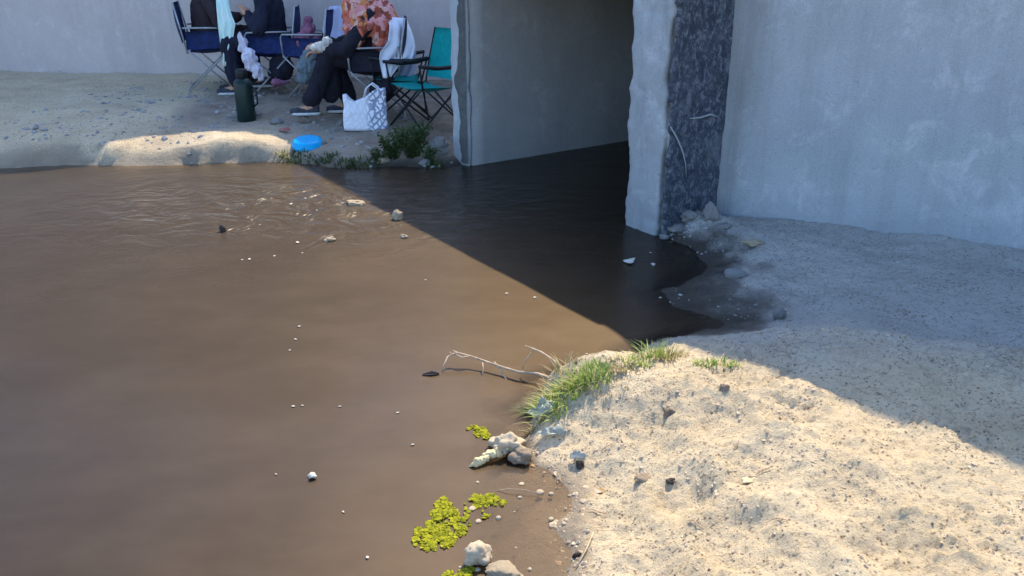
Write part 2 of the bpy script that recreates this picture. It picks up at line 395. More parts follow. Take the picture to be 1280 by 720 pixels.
def sdist(X, Y):                                               # >0 on land
    d = np.full(X.shape, 1e9); ins = np.zeros(X.shape, bool); n = len(WP)
    for i in range(n):
        ax_, ay = WP[i]; bx, by = WP[(i+1) % n]
        ex, ey = bx-ax_, by-ay; L2 = ex*ex+ey*ey
        tt = np.clip(((X-ax_)*ex+(Y-ay)*ey)/L2, 0, 1)
        d = np.minimum(d, np.hypot(X-ax_-tt*ex, Y-ay-tt*ey))
        cnd = (ay > Y) != (by > Y)
        with np.errstate(divide='ignore', invalid='ignore'):
            xi = ax_+(Y-ay)*(ex)/(ey if ey else 1e-9)
        ins ^= cnd & (X < xi)
    return np.where(ins, -d, d)
tuftc = px(700, 480).to_2d(); footc = px(690, 650).to_2d(); knoll = px(297, 185, .1).to_2d()
def bell(X, Y, c, r): return np.exp(-((X-c[0])**2+(Y-c[1])**2)/(r*r))
def ground(X, Y, parts=False):
    X = np.asarray(X, float); Y = np.asarray(Y, float)
    wx = X+.035*fbm(X*7, Y*7, 0, 3, 11); wy = Y+.035*fbm(X*7, Y*7, 3., 3, 12)
    d = sdist(wx, wy)
    far = smooth(5.6, 6.6, Y-X*.3)                              # far bank
    shade = smooth(3.35, 3.75, Y+.45*(X-.6))*(1-far)            # flat below the wing wall
    sun = (1-far)*(1-shade)
    steep = bell(X, Y, tuftc, .42); flat = bell(X, Y, footc, .42)
    L = .42 - .29*steep + .55*flat
    dl = np.maximum(d, 0)
    hs = .25*(1-np.exp(-dl/L)) + .035*np.minimum(dl, 1.)
    hh = .13*(1-np.exp(-dl/.75)) + .02*np.minimum(dl, 1.2)
    hf = .17*(1-np.exp(-dl/.45)) + .035*np.minimum(dl, 3)
    H = sun*hs+shade*hh+far*hf
    # lumps
    land = smooth(0, .12, d)
    nearv = (Y < 6) & (Y > .8)
    lump = .022*fbm(X*2.4, Y*2.4, 0, 3, 21)+.007*fbm(X*10, Y*10, 0, 3, 31)
    tr_ = np.abs(fbm(X*6.5, Y*6.5, 1., 3, 41)); lump = lump - .006*np.exp(-(tr_/.12)**2)*sun
    fine = .0062*fbm(X*34, Y*34, 0, 3, 51, .65)
    cr = smooth(.25, .6, fbm(X*4.5, Y*4.5, 5., 3, 61)); fine = fine + cr*.014*np.maximum(0, fbm(X*62, Y*62, 0, 2, 71))
    H = H + land*(lump*(sun*1.0+shade*.9+far*.9)+fine*(sun+shade*.6+far*.5))
    for (fx, fy, r) in FEET:                                    # trodden hollows with raised rims
        q = np.hypot(X-fx, (Y-fy)*.75)/r
        H = H - land*(.020*np.exp(-(q/.75)**4) - .010*np.exp(-((q-1.15)/.3)**2))
    H = H + far*.10*bell(X, Y, knoll, .5)*land
    H = H + far*.09*bell(X, Y, (knoll[0]-1.5, knoll[1]), 1.1)*land
    # rubble heap at the pillar foot and against the walls
    H = H + .065*bell(X, Y, px(872, 272, .1).to_2d(), .15)*(1+.5*fbm(X*18, Y*18, 0, 3, 81))
    H = H + .035*bell(X, Y, px(915, 285, .1).to_2d(), .35)
    slope = .45-.33*bell(X, Y, footc, .55)
    bed = -.004-np.minimum(.35, -np.minimum(d, 0)*slope) + .010*fbm(X*9, Y*9, 0, 3, 91)*smooth(0, -.1, d)
    H = np.where(d > 0, H-.002, bed)
    if parts: return H, d, sun, shade, far
    return H
FEET = [(px(x, y, .27).x, px(x, y, .27).y, r) for x, y, r in [(905, 500, .11), (960, 560, .12), (860, 560, .10), (930, 640, .11), (820, 640, .09), (990, 500, .1), (780, 700, .1), (1050, 600, .12), (1130, 680, .13), (1000, 690, .1), (1120, 540, .12), (880, 700, .09)]]
def axis_pts(segs):
    r = []
    for a, b_, s in segs:
        n = max(1, int(round((b_-a)/s))); r += list(np.linspace(a, b_, n, endpoint=False))
    r.append(segs[-1][1]); return np.array(r)
geo = lambda a, b_, n: list(np.sign(a)*np.geomspace(abs(a), abs(b_), n))
gx = np.concatenate([np.array(geo(-12, -400, 16))[::-1], axis_pts([(-11, -4, .2), (-4, -.2, .05), (-.2, 2.1, .0105), (2.1, 3.4, .035), (3.4, 6, .15)]), np.array(geo(6.5, 400, 16))])
gy = np.concatenate([np.array(geo(-4, -400, 14))[::-1], axis_pts([(-3.5, 1.2, .12), (1.2, 4.3, .0105), (4.3, 6.4, .02), (6.4, 11, .045)]), np.array(geo(11.3, 600, 18))])
def grid_mesh(name, xs, ys, zf, mat, keep=None, attrs=None):
    X, Y = np.meshgrid(xs, ys); Z = zf(X, Y); nx, ny = len(xs), len(ys)
    co = np.stack([X, Y, Z], -1).reshape(-1, 3)
    ii = np.arange(ny*nx).reshape(ny, nx)
    q = np.stack([ii[:-1, :-1], ii[:-1, 1:], ii[1:, 1:], ii[1:, :-1]], -1).reshape(-1, 4)
    if keep is not None:
        kq = keep(X, Y).ravel()[q].any(1); q = q[kq]
        used = np.unique(q); mp = np.full(len(co), -1); mp[used] = np.arange(len(used)); co = co[used]; q = mp[q]
    else: used = slice(None)
    me = bpy.data.meshes.new(name); me.vertices.add(len(co)); me.vertices.foreach_set('co', co.ravel())
    me.loops.add(q.size); me.loops.foreach_set('vertex_index', q.ravel().astype(np.int32))
    me.polygons.add(len(q)); me.polygons.foreach_set('loop_start', np.arange(0, q.size, 4, dtype=np.int32))
    me.update(); me.polygons.foreach_set('use_smooth', np.ones(len(q), bool))
    for k, fn in (attrs or {}).items():
        a = me.attributes.new(k, 'FLOAT', 'POINT'); a.data.foreach_set('value', fn(X, Y).ravel()[used].astype(np.float32))
    me.materials.append(mat); me.validate()
    o = bpy.data.objects.new(name, me); col.objects.link(o); return o
_c = {}
def gfull(X, Y):
    if X.shape not in _c: _c[X.shape] = ground(X, Y, True)
    return _c[X.shape]
def wet(X, Y):
    H, d, sun, shade, far = gfull(X, Y)
    n = fbm(X*8, Y*8, 2., 4, 101)
    near = px(820, 355).to_2d()
    wd_ = .035 + .10*bell(X, Y, footc, .35) + .60*shade*bell(X, Y, near, .70) + .10*far
    return np.clip(1-smooth(.1, 1.35, d/(wd_*(1+.6*n))), 0, 1)
def shade_tone(X, Y):
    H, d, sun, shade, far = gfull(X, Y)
    sunlit_left = far*np.clip(bell(X, Y, knoll, .9)+smooth(-2.6, -3.4, X), 0, 1)  # painted sun patch: the far bank keeps its pale sand here
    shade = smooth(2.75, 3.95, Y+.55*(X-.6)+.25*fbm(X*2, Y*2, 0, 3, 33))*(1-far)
    return np.clip(shade*.85+(far*.9*(1-sunlit_left)), 0, 1)  # shade put into the sand colour
gnd = grid_mesh('ground', gx, gy, lambda X, Y: gfull(X, Y)[0], M['sand'], None, {'wet': wet, 'tone': shade_tone, 'far': lambda X, Y: np.clip(gfull(X, Y)[4]*(1-(bell(X, Y, knoll, .75)+smooth(-2.9, -3.3, X)))*1.1, 0, 1)})  # far-bank dirt colour is left off the painted sun patch
tag(gnd, 'sandy mud banks and bed of the muddy stream', kind='structure')
_GH = _c[(len(gy), len(gx))]
def glook(A_, x, y):
    x = np.clip(np.asarray(x, float), gx[0], gx[-1]-1e-6); y = np.clip(np.asarray(y, float), gy[0], gy[-1]-1e-6)
    i = np.searchsorted(gx, x, 'right')-1; j = np.searchsorted(gy, y, 'right')-1
    a = (x-gx[i])/(gx[i+1]-gx[i]); b_ = (y-gy[j])/(gy[j+1]-gy[j])
    return (A_[j, i]*(1-a)+A_[j, i+1]*a)*(1-b_)+(A_[j+1, i]*(1-a)+A_[j+1, i+1]*a)*b_
def gz(x, y): return float(glook(_GH[0], x, y))
def gparts(X, Y): return [glook(k, X, Y) for k in _GH]
def on(x, y):                                                  # the place on the ground or water that a photo position shows
    d = ray(x, y); t0 = (.7-CAMZ)/d.z; t1 = (0-CAMZ)/d.z; T = np.linspace(t0, t1, 600)
    g = np.maximum(glook(_GH[0], d.x*T, d.y*T), 0); k = np.argmax(CAMZ+d.z*T <= g+1e-6)
    return Vector((d.x*T[k], d.y*T[k], float(g[k])))

_c.clear()
wxs = axis_pts([(-30, -6, 1.), (-6, -1, .1), (-1, 1.6, .02), (1.6, 12, .4)])
wys = axis_pts([(-3.9, 1, .1), (1, 5, .02), (5, 8, .06), (8, 17, .4)])
riffc = px(400, 265).to_2d()
wat = grid_mesh('water', wxs, wys, lambda X, Y: X*0, M['water'],
    lambda X, Y: gfull(X, Y)[1] < .12,
    {'depth': lambda X, Y: np.clip(-gfull(X, Y)[0]/.075, 0, 1),
     'riffle': lambda X, Y: np.clip(.8*bell(X, Y*1.6, (riffc.x-.25, riffc.y*1.6+.2), 1.25)+.004, 0, 2)})
tag(wat, 'brown muddy stream flowing out of the culvert', kind='structure')

# ------------------------------------------------------------------ walls
def rough_box(name, o, u, v, lu, lv, z0, z1, mat, parent=None, cell=.03, amp=.006, edge=.0, ztop=None, seed=0, vcell=None):
    """box from corner o along u (lu) and v (lv); surfaces slightly uneven, edges broken by 'edge'"""
    vcell = vcell or cell
    nu = max(1, int(lu/cell)); nv = max(1, int(lv/cell)); nw = max(1, int((z1-z0)/vcell))
    vid = {}; vs_ = []; fs = []
    def V(i, j, k):
        key = (i, j, k)
        if key not in vid: vid[key] = len(vs_); vs_.append(key)
        return vid[key]
    def face(fn, na, nb_, flip):
        for a in range(na):
            for b_ in range(nb_):
                q = [fn(a, b_), fn(a+1, b_), fn(a+1, b_+1), fn(a, b_+1)]
                if flip: q = q[::-1]
                fs.append([V(*p) for p in q])
    face(lambda a, b_: (a, 0, b_), nu, nw, False); face(lambda a, b_: (a, nv, b_), nu, nw, True)
    face(lambda a, b_: (0, a, b_), nv, nw, True); face(lambda a, b_: (nu, a, b_), nv, nw, False)
    face(lambda a, b_: (a, b_, 0), nu, nv, True); face(lambda a, b_: (a, b_, nw), nu, nv, False)
    K = np.array(vs_, float)
    a = K[:, 0]/nu*lu; b_ = K[:, 1]/nv*lv; z = z0+(z1-z0)*K[:, 2]/nw
    if ztop is not None:
        X_ = o[0]+u[0]*a; Y_ = o[1]+u[1]*a
        zt = ztop(X_, Y_); z = z0+(zt-z0)*K[:, 2]/nw
    # distance to the vertical edges
    ea = np.minimum(a, lu-a); eb = np.minimum(b_, lv-b_); ed = np.maximum(ea, eb)
    pull = np.exp(-ed/.022)*edge*(.35+np.maximum(0, .9*fbm(z*6+seed, a*0+seed*3.7, o[0]+a*0, 4, 7+seed)+.5))
    sa = np.where(a < lu/2, 1, -1)*np.where(ea < .07, 1, 0); sb = np.where(b_ < lv/2, 1, -1)*np.where(eb < .07, 1, 0)
    a2 = a+sa*pull; b2 = b_+sb*pull
    x = o[0]+u[0]*a2+v[0]*b2; y = o[1]+u[1]*a2+v[1]*b2
    n1 = fbm(x*4, y*4, z*3, 4, 13+seed); n2 = fbm(x*30, y*30, z*22, 3, 17+seed)
    dsp = amp*(n1+.45*n2)
    su = np.where(K[:, 0] == 0, -1, np.where(K[:, 0] == nu, 1, 0)); sv = np.where(K[:, 1] == 0, -1, np.where(K[:, 1] == nv, 1, 0))
    x = x+(u[0]*su+v[0]*sv)*dsp; y = y+(u[1]*su+v[1]*sv)*dsp
    me_o = mesh_obj(name, np.stack([x, y, z], -1).tolist(), fs, mat, parent)
    # consistent outward normals
    bm = bmesh.new(); bm.from_mesh(me_o.data); bmesh.ops.recalc_face_normals(bm, faces=bm.faces); bm.to_mesh(me_o.data); bm.free()
    return me_o

headtop = max(shadow_h(A), shadow_h(B1), 1.5)
def zt_wing(X, Y): return zt(X, Y)+  .36*smooth(1.1, 1.6, np.asarray(X))  # unseen top raised so the shadow reaches further down the bank
def zt_left(X, Y):
    X = np.asarray(X); Y = np.asarray(Y); Xc = -1.75; Yc = R0.y+(R0.x-Xc)*(-rd.y/rd.x)
    return np.where(X > Xc, zt(X, Y)+1.0*smooth(-.8, -1.8, X), zt(Xc, Yc)+1.0+.95*smooth(-1.75, -2.7, X))  # unseen top, its height shaped only for the shadow it casts
culv = empty('culvert', (A.x, A.y, 0)); inv = Matrix.Translation((-A.x, -A.y, 0))
tag(culv, 'concrete box culvert with dark tunnel mouth that the stream runs out of', 'culvert')
def part(o): o.data.transform(inv); return o
zt = lambda X, Y: ((np.asarray(X)-Lp.x)*nb.x+(np.asarray(Y)-Lp.y)*nb.y)/(-sdir.dot(nb))*math.tan(SUN_EL)
# side walls (front bit finely modelled, the rest plain)
ROOF = min(shadow_h(A0), shadow_h(B1), 1.8)-.12; print('headtop', headtop, ROOF)
lw = part(rough_box('side_wall', A0, ub, axis, WT, .05, -.5, ROOF, M['concrete_pale'], culv, .016, .005, .012, seed=3))
lw['label'] = 'thin pale end of the left tunnel wall with a broken inner corner'
part(rough_box('inner_wall', A0+axis*.05, ub, axis, WT-.001, DEEP, -.5, ROOF, M['concrete_inside'], culv, .12, .006, 0, seed=4))
rw = part(rough_box('side_wall', B, ub, axis, WR, .42, -.5, ROOF, M['concrete'], culv, .016, .010, .075, seed=9))
rw['label'] = 'pale rough front of the right tunnel wall with chipped edges'
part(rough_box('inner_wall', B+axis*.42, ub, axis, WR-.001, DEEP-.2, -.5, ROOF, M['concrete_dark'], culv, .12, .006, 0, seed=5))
# dark mortar strip on the inner corner of the left wall, irregular edge
def strip(name, o, u, n, w0, z0, z1, mat, seed, side=1, thick=.012, wob=.35, parent=culv):
    nz = int((z1-z0)/.015); nu = 8; vs_ = []; fs = []
    for k in range(nz+1):
        z = z0+(z1-z0)*k/nz
        ww = w0*(1+wob*float(fbm(z*3.3, seed, 0, 4, seed)))
        for j in range(nu+1):
            a = ww*j/nu*side
            e = min(1, min(j, nu-j+(.0))*.9)
            h = thick*(.15+.85*e)*(1+.5*float(vn(z*38, j*.9+seed, 0, seed)))
            p = o+u*a-n*(h+.003); vs_.append((p.x, p.y, z))
    for k in range(nz):
        for j in range(nu):
            a = k*(nu+1)+j; fs.append((a, a+1, a+nu+2, a+nu+1))
    # a back so that the coating is a solid skin
    return part(mesh_obj(name, vs_, fs, mat, parent))
strip('mortar_strip', A+ub*.004, ub, axis, .125, .02, ROOF, M['mortar'], 4, -1, .012, .45)
# bitumen coat on the outside of the right wall
bs_ = B1+axis*.012
def coat():
    L = (W0-B1).dot(axis)+.03; nz = 190; nu = 34; vs_ = []; fs = []; z0, z1 = -.02, ROOF
    for k in range(nz+1):
        z = z0+(z1-z0)*k/nz
        s0 = .006+.014*float(fbm(z*7, 1., 0, 4, 3))+.010*float(vn(z*46, 2., 0, 6)); s1 = L-.03+.020*float(fbm(z*9, 5., 0, 4, 23))
        for j in range(nu+1):
            a = s0+(s1-s0)*j/nu
            h =   .014+.0025*float(fbm(a*24, z*18, 0, 3, 77))
            if j in (0, nu): h = -.004
            p = B1+axis*a+ub*h; vs_.append((p.x, p.y, z))
    for k in range(nz):
        for j in range(nu):
            a = k*(nu+1)+j; fs.append((a, a+1, a+nu+2, a+nu+1))
    o = part(mesh_obj('bitumen_coat', vs_, fs, M['bitumen'], culv))
    o['label'] = 'dark scraped bitumen coat on the side of the right wall'
coat()
# torn pale strip of cement hanging across the bitumen and a thin fold line
mb = MB()
q = [pd(838, 160, 0)]
def onside(x, y, off=.03):                                     # point on the culvert's outer right side seen at x, y
    d = ray(x, y); n2 = ub; t_ = (B1+ub*off).dot(n2)/(d.x*n2.x+d.y*n2.y); return Vector((d.x*t_, d.y*t_, CAMZ+d.z*t_))
mb.tube([onside(838, 158), onside(846, 172), onside(853, 188), onside(857, 205), onside(858, 222)], [.003, .005, .0045, .003, .001], 5)
o = part(mb.build('cement_run', M['concrete'], culv)); 
mb = MB(); mb.tube([onside(862, 148), onside(875, 147, .032), onside(888, 143, .034), onside(897, 146)], [.002, .005, .007, .004], 5)
part(mb.build('cement_run', M['concrete'], culv))
# roof slab and lintel
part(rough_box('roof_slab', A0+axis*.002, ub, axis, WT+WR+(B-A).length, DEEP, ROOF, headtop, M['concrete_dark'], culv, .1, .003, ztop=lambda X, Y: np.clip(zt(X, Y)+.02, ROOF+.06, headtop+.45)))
back = A0+axis*(DEEP+.25)
part(rough_box('back_wall', A0+axis*(DEEP-.1), ub, axis, WT+WR+(B-A).length, .2, -.5, ROOF-.01, M['concrete_dark'], culv, .3, .004))  # unseen wall added to keep light out of the tunnel's far end

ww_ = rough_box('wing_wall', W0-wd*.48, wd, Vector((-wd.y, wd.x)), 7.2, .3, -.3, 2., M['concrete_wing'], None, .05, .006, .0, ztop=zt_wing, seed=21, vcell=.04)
tag(ww_, 'smooth pale grey concrete wing wall right of the culvert behind the sandy bank', 'wall')
lw_ = rough_box('retaining_wall', R0, rd, Vector((-rd.y, rd.x))*-1, 24, .35, -.3, 4., M['concrete_wall'], None, .12, .006, .0, ztop=zt_left, seed=23)
tag(lw_, 'long pale grey concrete wall behind the seated people', 'wall')
# road bank filling the space behind the walls
ZB = headtop-.05
def prism(name, poly, z0, z1, mat):
    n = len(poly); v = [(p[0], p[1], z0) for p in poly]+[(p[0], p[1], z1) for p in poly]
    f = [tuple(range(n-1, -1, -1)), tuple(range(n, 2*n))]+[(i, (i+1) % n, n+(i+1) % n, n+i) for i in range(n)]
    o = mesh_obj(name, v, f, mat, None, False)
    bm = bmesh.new(); bm.from_mesh(o.data); bmesh.ops.recalc_face_normals(bm, faces=bm.faces); bm.to_mesh(o.data); bm.free(); return o
ob = B1+ub*.06; e0 = W0+Vector((-wd.y, wd.x))*.32
c1 = A0-ub*.05+axis*4.; 
em = prism('road_embankment', [e0+wd*.15, e0+wd*7, (30, 14), (30, 40), (8, 40), tuple(B1+ub*.05+axis*(DEEP)), tuple(B1+ub*.05+axis*.6)], -.2, ZB+.2, M['sand'])
tag(em, 'earth bank behind the wing wall', kind='structure')

# ------------------------------------------------------------------ stones, clods
def rock_mesh(name, seed, mat, sub=2, amp=.35, flat=.7):
    bm = bmesh.new(); bmesh.ops.create_icosphere(bm, subdivisions=sub, radius=1)
    co = np.array([v.co for v in bm.verts]); n = fbm(co[:, 0]*1.4+seed, co[:, 1]*1.4, co[:, 2]*1.4, 4, seed) - (.5*np.abs(fbm(co[:, 0]*2.6, co[:, 1]*2.6+seed, co[:, 2]*2.6, 3, seed+9))-.15 if sub > 2 else 0)
    for v, k in zip(bm.verts, n): v.co *= 1+amp*k; v.co.z *= flat
    me = bpy.data.meshes.new(name); bm.to_mesh(me); bm.free(); me.materials.append(mat)
    me.polygons.foreach_set('use_smooth', [sub > 1]*len(me.polygons)); return me
def stone(x, y, wpx, hpx, label, mat='stone', name='stone', cat='stone', seed=1, group=None, sink=.3, sub=4, z=None, amp=.35, rz=None):
    p = on(x, y+hpx*.35) if z is None else px(x, y+hpx*.3, z)
    depth = p.y*cp+(CAMZ-p.z)*sp_; s = depth/F
    me = rock_mesh(name, seed, M[mat], sub, amp, 1)
    o = bpy.data.objects.new(name, me); col.objects.link(o)
    rx, rzz = wpx*s/2, hpx*s/2
    o.scale = (rx, rx*.8, min(rzz, rx*1.1)); o.location = (p.x, p.y+rx*.4, p.z+rzz*(1-sink*2)); o.rotation_euler = (0, 0, random.uniform(-.4, .4) if rz is None else rz)
    tag(o, label, cat, group); return o
stone(598, 697, 32, 29, 'large rounded cream stone at the water edge below the algae', 'stone_white', seed=5, sink=.15)
stone(628, 722, 44, 16, 'flat tan stone cut by the bottom edge beside the round cream stone', 'stone', seed=8, sink=.2)
stone(634, 560, 38, 26, 'pale grey lumpy rock at the tip of the sandy bank', 'stone_white', seed=12, sink=.2, amp=.7)
stone(652, 570, 30, 22, 'small brown lump wedged between the lumpy rock and the bank', 'clod', seed=14, name='clod', cat='clod')
stone(888, 266, 20, 24, 'light grey boulder in the rubble at the foot of the bitumen strip', 'stone_grey', seed=3, sink=.15)
stone(862, 270, 26, 14, 'darker grey rubble lump left of the light boulder', 'stone_grey', seed=33)
stone(846, 286, 26, 12, 'flat grey rubble lump at the corner of the right pillar', 'stone_grey', seed=34)
stone(831, 296, 14, 7, 'small chip of rubble lying in the wet below the pillar', 'stone_grey', seed=35)
stone(905, 283, 18, 9, 'flat stone under the wing wall near the boulder', 'stone_grey', seed=36)
stone(975, 392, 16, 18, 'smooth round stone half buried in the shaded sand at right', 'stone_grey', seed=38, sink=.25, amp=.15)
stone(920, 343, 30, 12, 'low rounded hump of stone in the middle of the shaded sand', 'stone_grey', seed=39, sink=.3, amp=.2)
stone(944, 306, 26, 6, 'thin broken slab flake on the shaded sand below the wing wall', 'stone', seed=40, sink=.1)
stone(548, 184, 22, 26, 'pale angular rock between the weeds and the tunnel wall', 'stone_grey', seed=41, sink=.1, amp=.5)
stone(478, 200, 18, 9, 'small tan rock at the water edge under the weeds', 'stone', seed=42)
stone(531, 203, 12, 12, 'small upright rock at the water edge left of the tunnel wall', 'stone_grey', seed=43)
stone(316, 143, 20, 11, 'dark rounded stone by the thermos', 'stone_grey', seed=44)
stone(293, 146, 24, 9, 'low grey stone left of the thermos foot', 'stone_grey', seed=45)
stone(346, 151, 16, 10, 'grey stone on the shaded bank above the red scrap', 'stone_grey', seed=46)
stone(418, 163, 10, 7, 'small pale stone on the bank right of the blue basin', 'stone_grey', seed=47)
stone(426, 154, 8, 9, 'small upright pale chip beside the printed shopper', 'stone_grey', seed=48)
stone(404, 178, 10, 5, 'tiny pale chip on the bank right of the blue basin rim', 'stone_grey', seed=49)
stone(497, 270, 12, 14, 'pale rock standing in the stream right on the shadow edge', 'stone', seed=50, z=0, amp=.4)
stone(445, 254, 22, 6, 'low wet rock breaking the ripples near the shadow edge', 'stone', seed=51, z=0, sink=.25)
stone(412, 300, 14, 5, 'tiny wet rock in the ripples, right of the foam streak', 'stone', seed=53, z=0, sink=.25)
stone(505, 296, 9, 5, 'tiny wet rock below the rock on the shadow edge', 'stone', seed=54, z=0, sink=.2)
stone(278, 286, 8, 12, 'dark snag stone in the ripples at far left', 'dark_clod', seed=55, z=0, sink=.2)
stone(838, 514, 14, 14, 'dark earthy clod on the bright sand below the grass', 'grit', name='clod', cat='clod', sink=.62, seed=61, amp=.5)  # dark colour replaces the shade inside a pit
stone(906, 478, 15, 24, 'brown pitted clod on the bright sand near the shadow edge', 'clod', name='clod', cat='clod', sink=.62, seed=62, amp=.5)
stone(725, 578, 14, 18, 'blackish lump in the hollow by the water side of the bank', 'dark_clod', name='clod', cat='clod', sink=.62, seed=63, amp=.5)  # black colour replaces the dark inside of a hole
stone(805, 597, 22, 9, 'brown flat clod in the middle of the bright sand', 'clod', name='clod', cat='clod', sink=.62, seed=64)
stone(840, 600, 13, 6, 'thin dark clod right of the flat brown clod', 'dark_clod', name='clod', cat='clod', sink=.62, seed=65)
stone(722, 692, 10, 14, 'dark crumbly lump at the lower water edge of the sand', 'dark_clod', name='clod', cat='clod', sink=.62, seed=66, amp=.6)
# small white pebbles and shells in the shallows
sp = [(675, 616, 13, 9), (689, 618, 9, 8), (650, 622, 7, 5), (598, 652, 11, 6), (623, 648, 9, 8), (590, 636, 13, 6), (689, 649, 9, 6), (707, 636, 5, 4), (680, 591, 5, 4), (652, 605, 10, 4),
      (597, 603, 6, 4), (645, 685, 5, 4), (662, 712, 8, 6), (705, 655, 9, 6), (735, 665, 8, 8), (597, 712, 11, 5), (575, 709, 5, 3), (643, 640, 4, 3)]
pm = [rock_mesh('pebble', 70+i, M['stone_white'], 2, .25, 1) for i in range(4)]
PL = ['larger of the two white pebbles touching at the shallow edge', 'rounder of the two white pebbles, nearer the sand', 'faint flat pebble left of the two white pebbles', 'white pebble below the right end of the algae', 'greyish pebble tucked at the right end of the smaller algae', 'pale pebble between the two algae clumps', 'round pebble at the foot of the crumbly sand edge', 'small pebble in the crumbly edge by the two white pebbles', 'tiny pebble under the tip of the bank', 'flat pebble in the shallows below the lumpy rock', 'pebble just under the driftwood chunk', 'faint pebble alone in the shallow brown water', 'pebble at the bottom edge in the shallow water', 'pebble half in the crumbly lower water edge', 'roundest pebble lying on the sand near the water edge', 'flat pebble between the cream stone and the tan stone', 'tiny pebble left of the flat tan stone', 'faint pebble in the shallows right of the algae']
for i, (x, y, w_, h_) in enumerate(sp):
    p = on(x, y); s = (p.y*cp+(CAMZ-p.z)*sp_)/F
    o = bpy.data.objects.new('pebble', pm[i % 4]); col.objects.link(o); o.location = p+Vector((0, 0, h_*s*.08)); o.scale = (w_*s/2, w_*s/2.4, h_*s/2.4); o.scale *= .8
    o.rotation_euler.z = random.uniform(0, 3)
    tag(o, PL[i], 'pebble', 'pebbles in the shallows')

# floating scum flecks
fl = [(391, 593, 15, 12, 'largest white foam lump floating alone on the brown water at lower left'),
      (787, 326, 14, 9, 'small white pyramid of foam on the black water below the right pillar'),
      (816, 330, 6, 4, 'tiny white foam chip right of the foam pyramid')]
fm = [rock_mesh('foam_fleck', 90+i, M['foam'], 2, .8, .6) for i in range(5)]
def fleck(x, y, w_, h_, label, i, group=None):
    p = px(x, y+h_*.3, 0); s = (p.y*cp+CAMZ*sp_)/F
    o = bpy.data.objects.new('foam_fleck', fm[i % 5]); col.objects.link(o); o.location = (p.x, p.y, .002+h_*s*.2); o.scale = (w_*s/2, w_*s/2.5, h_*s/2)
    o.rotation_euler.z = random.uniform(0, 6); tag(o, label, 'foam', group)
for i, (x, y, w_, h_, l) in enumerate(fl): fleck(x, y, w_, h_, l, i)
FW = [(425, 508, 'pale fleck on open water, up and right of the largest foam lump'), (497, 516, 'pale fleck on open water between the largest foam lump and the green grass'), (516, 556, 'fleck left of the small algae sliver'),
      (369, 424, 'upper of two flecks close together in mid stream'), (362, 438, 'lower of two flecks close together in mid stream'), (345, 593, 'faint fleck left of the largest foam lump'),
      (429, 640, 'faint fleck below and right of the largest foam lump'), (459, 697, 'fleck near the bottom edge left of the algae'), (633, 367, 'fleck just on the sunny side of the shadow edge, in mid stream'),
      (668, 372, 'fleck on the shadow edge, right of another in mid stream'), (374, 408, 'faint fleck above the two close together in mid stream'), (303, 325, 'left one of a pair of flecks near the left side'),
      (312, 324, 'right one of a pair of flecks near the left side'), (343, 320, 'white fleck right of the pair near the left side'), (325, 281, 'fleck in the ripples near the left side'), (415, 296, 'brightest fleck in the middle of the ripples'),
      (408, 302, 'fleck just below the brightest one in the ripples'), (372, 303, 'fleck left of the brightest one in the ripples'), (428, 254, 'left fleck of the row by the low wet rock'), (436, 251, 'middle fleck of the row by the low wet rock'),
      (452, 256, 'right fleck of the row by the low wet rock'), (382, 248, 'right of two flecks high in the ripples'), (364, 255, 'left of two flecks high in the ripples'), (396, 263, 'fleck between the high pair and the wet rock'),
      (378, 316, 'fleck at the lower edge of the ripples'), (532, 350, 'lone fleck on the smooth water below the shadow edge'), (813, 316, 'fleck on the black water under the pillar corner'), (812, 290, 'fleck closest to the foot of the right pillar'),
      (825, 372, 'fleck by the mud spit on the shaded water'), (366, 508, 'left of two faint flecks left of mid stream'), (378, 507, 'right of two faint flecks left of mid stream')]
for i, (x, y, l) in enumerate(FW):
    s_ = random.uniform(1.3, 3.4)
    fleck(x, y, s_*1.3, s_*.7, 'tiny foam '+l, i, 'foam flecks on the stream')

# crumbs and gravel (uncountable)
def scatter(name, n, fn, size, mats, label, sub=1, seed=5, flat=.7, sink=.15):
    r = np.random.default_rng(seed); bm0 = [rock_mesh('t', 200+i, mats, sub, .5, flat) for i in range(6)]
    tv = [np.array([v.co for v in m_.vertices]) for m_ in bm0]; tf = [np.array([p.vertices[:] for p in m_.polygons]) for m_ in bm0]
    P = fn(r, n); V_ = []; F_ = []; base = 0
    for i in range(len(P)):
        k = i % 6; a = r.uniform(0, 6.28); s_ = size[0]*(size[1]/size[0])**(r.random()**2.2)
        R_ = np.array([[math.cos(a), -math.sin(a), 0], [math.sin(a), math.cos(a), 0], [0, 0, 1]])
        vv = (tv[k]*s_*r.uniform(.6, 1.4, 3))@R_.T + P[i]+[0, 0, -s_*sink]
        V_.append(vv); F_.append(tf[k]+base); base += len(vv)
    for m_ in bm0: bpy.data.meshes.remove(m_)
    o = mesh_obj(name, np.concatenate(V_).tolist(), np.concatenate(F_).tolist(), mats, None, False)
    tag(o, label, kind='stuff'); return o
def region(xr, yr, cond, clump=6., thr=-.2, s=3):
    def fn(r, n):
        X = r.uniform(*xr, n*4); Y = r.uniform(*yr, n*4)
        k = (fbm(X*clump, Y*clump, 0, 3, s) > thr); X, Y = X[k], Y[k]
        H, d, sun, shade, far = gparts(X, Y); k = cond(X, Y, d, sun, shade, far)
        X, Y, H = X[k][:n], Y[k][:n], H[k][:n]
        return np.stack([X, Y, H], -1)
    return fn
sunny = lambda X, Y, d, sun, shade, far: (d > .02) & (sun > .5)
scatter('sand_crumbs', 6500, region((.0, 2.3), (1.2, 3.8), sunny, 6, .1), (.0018, .0075), M['crumb'], 'small brown crumbs of earth strewn over the bright sand', seed=5)
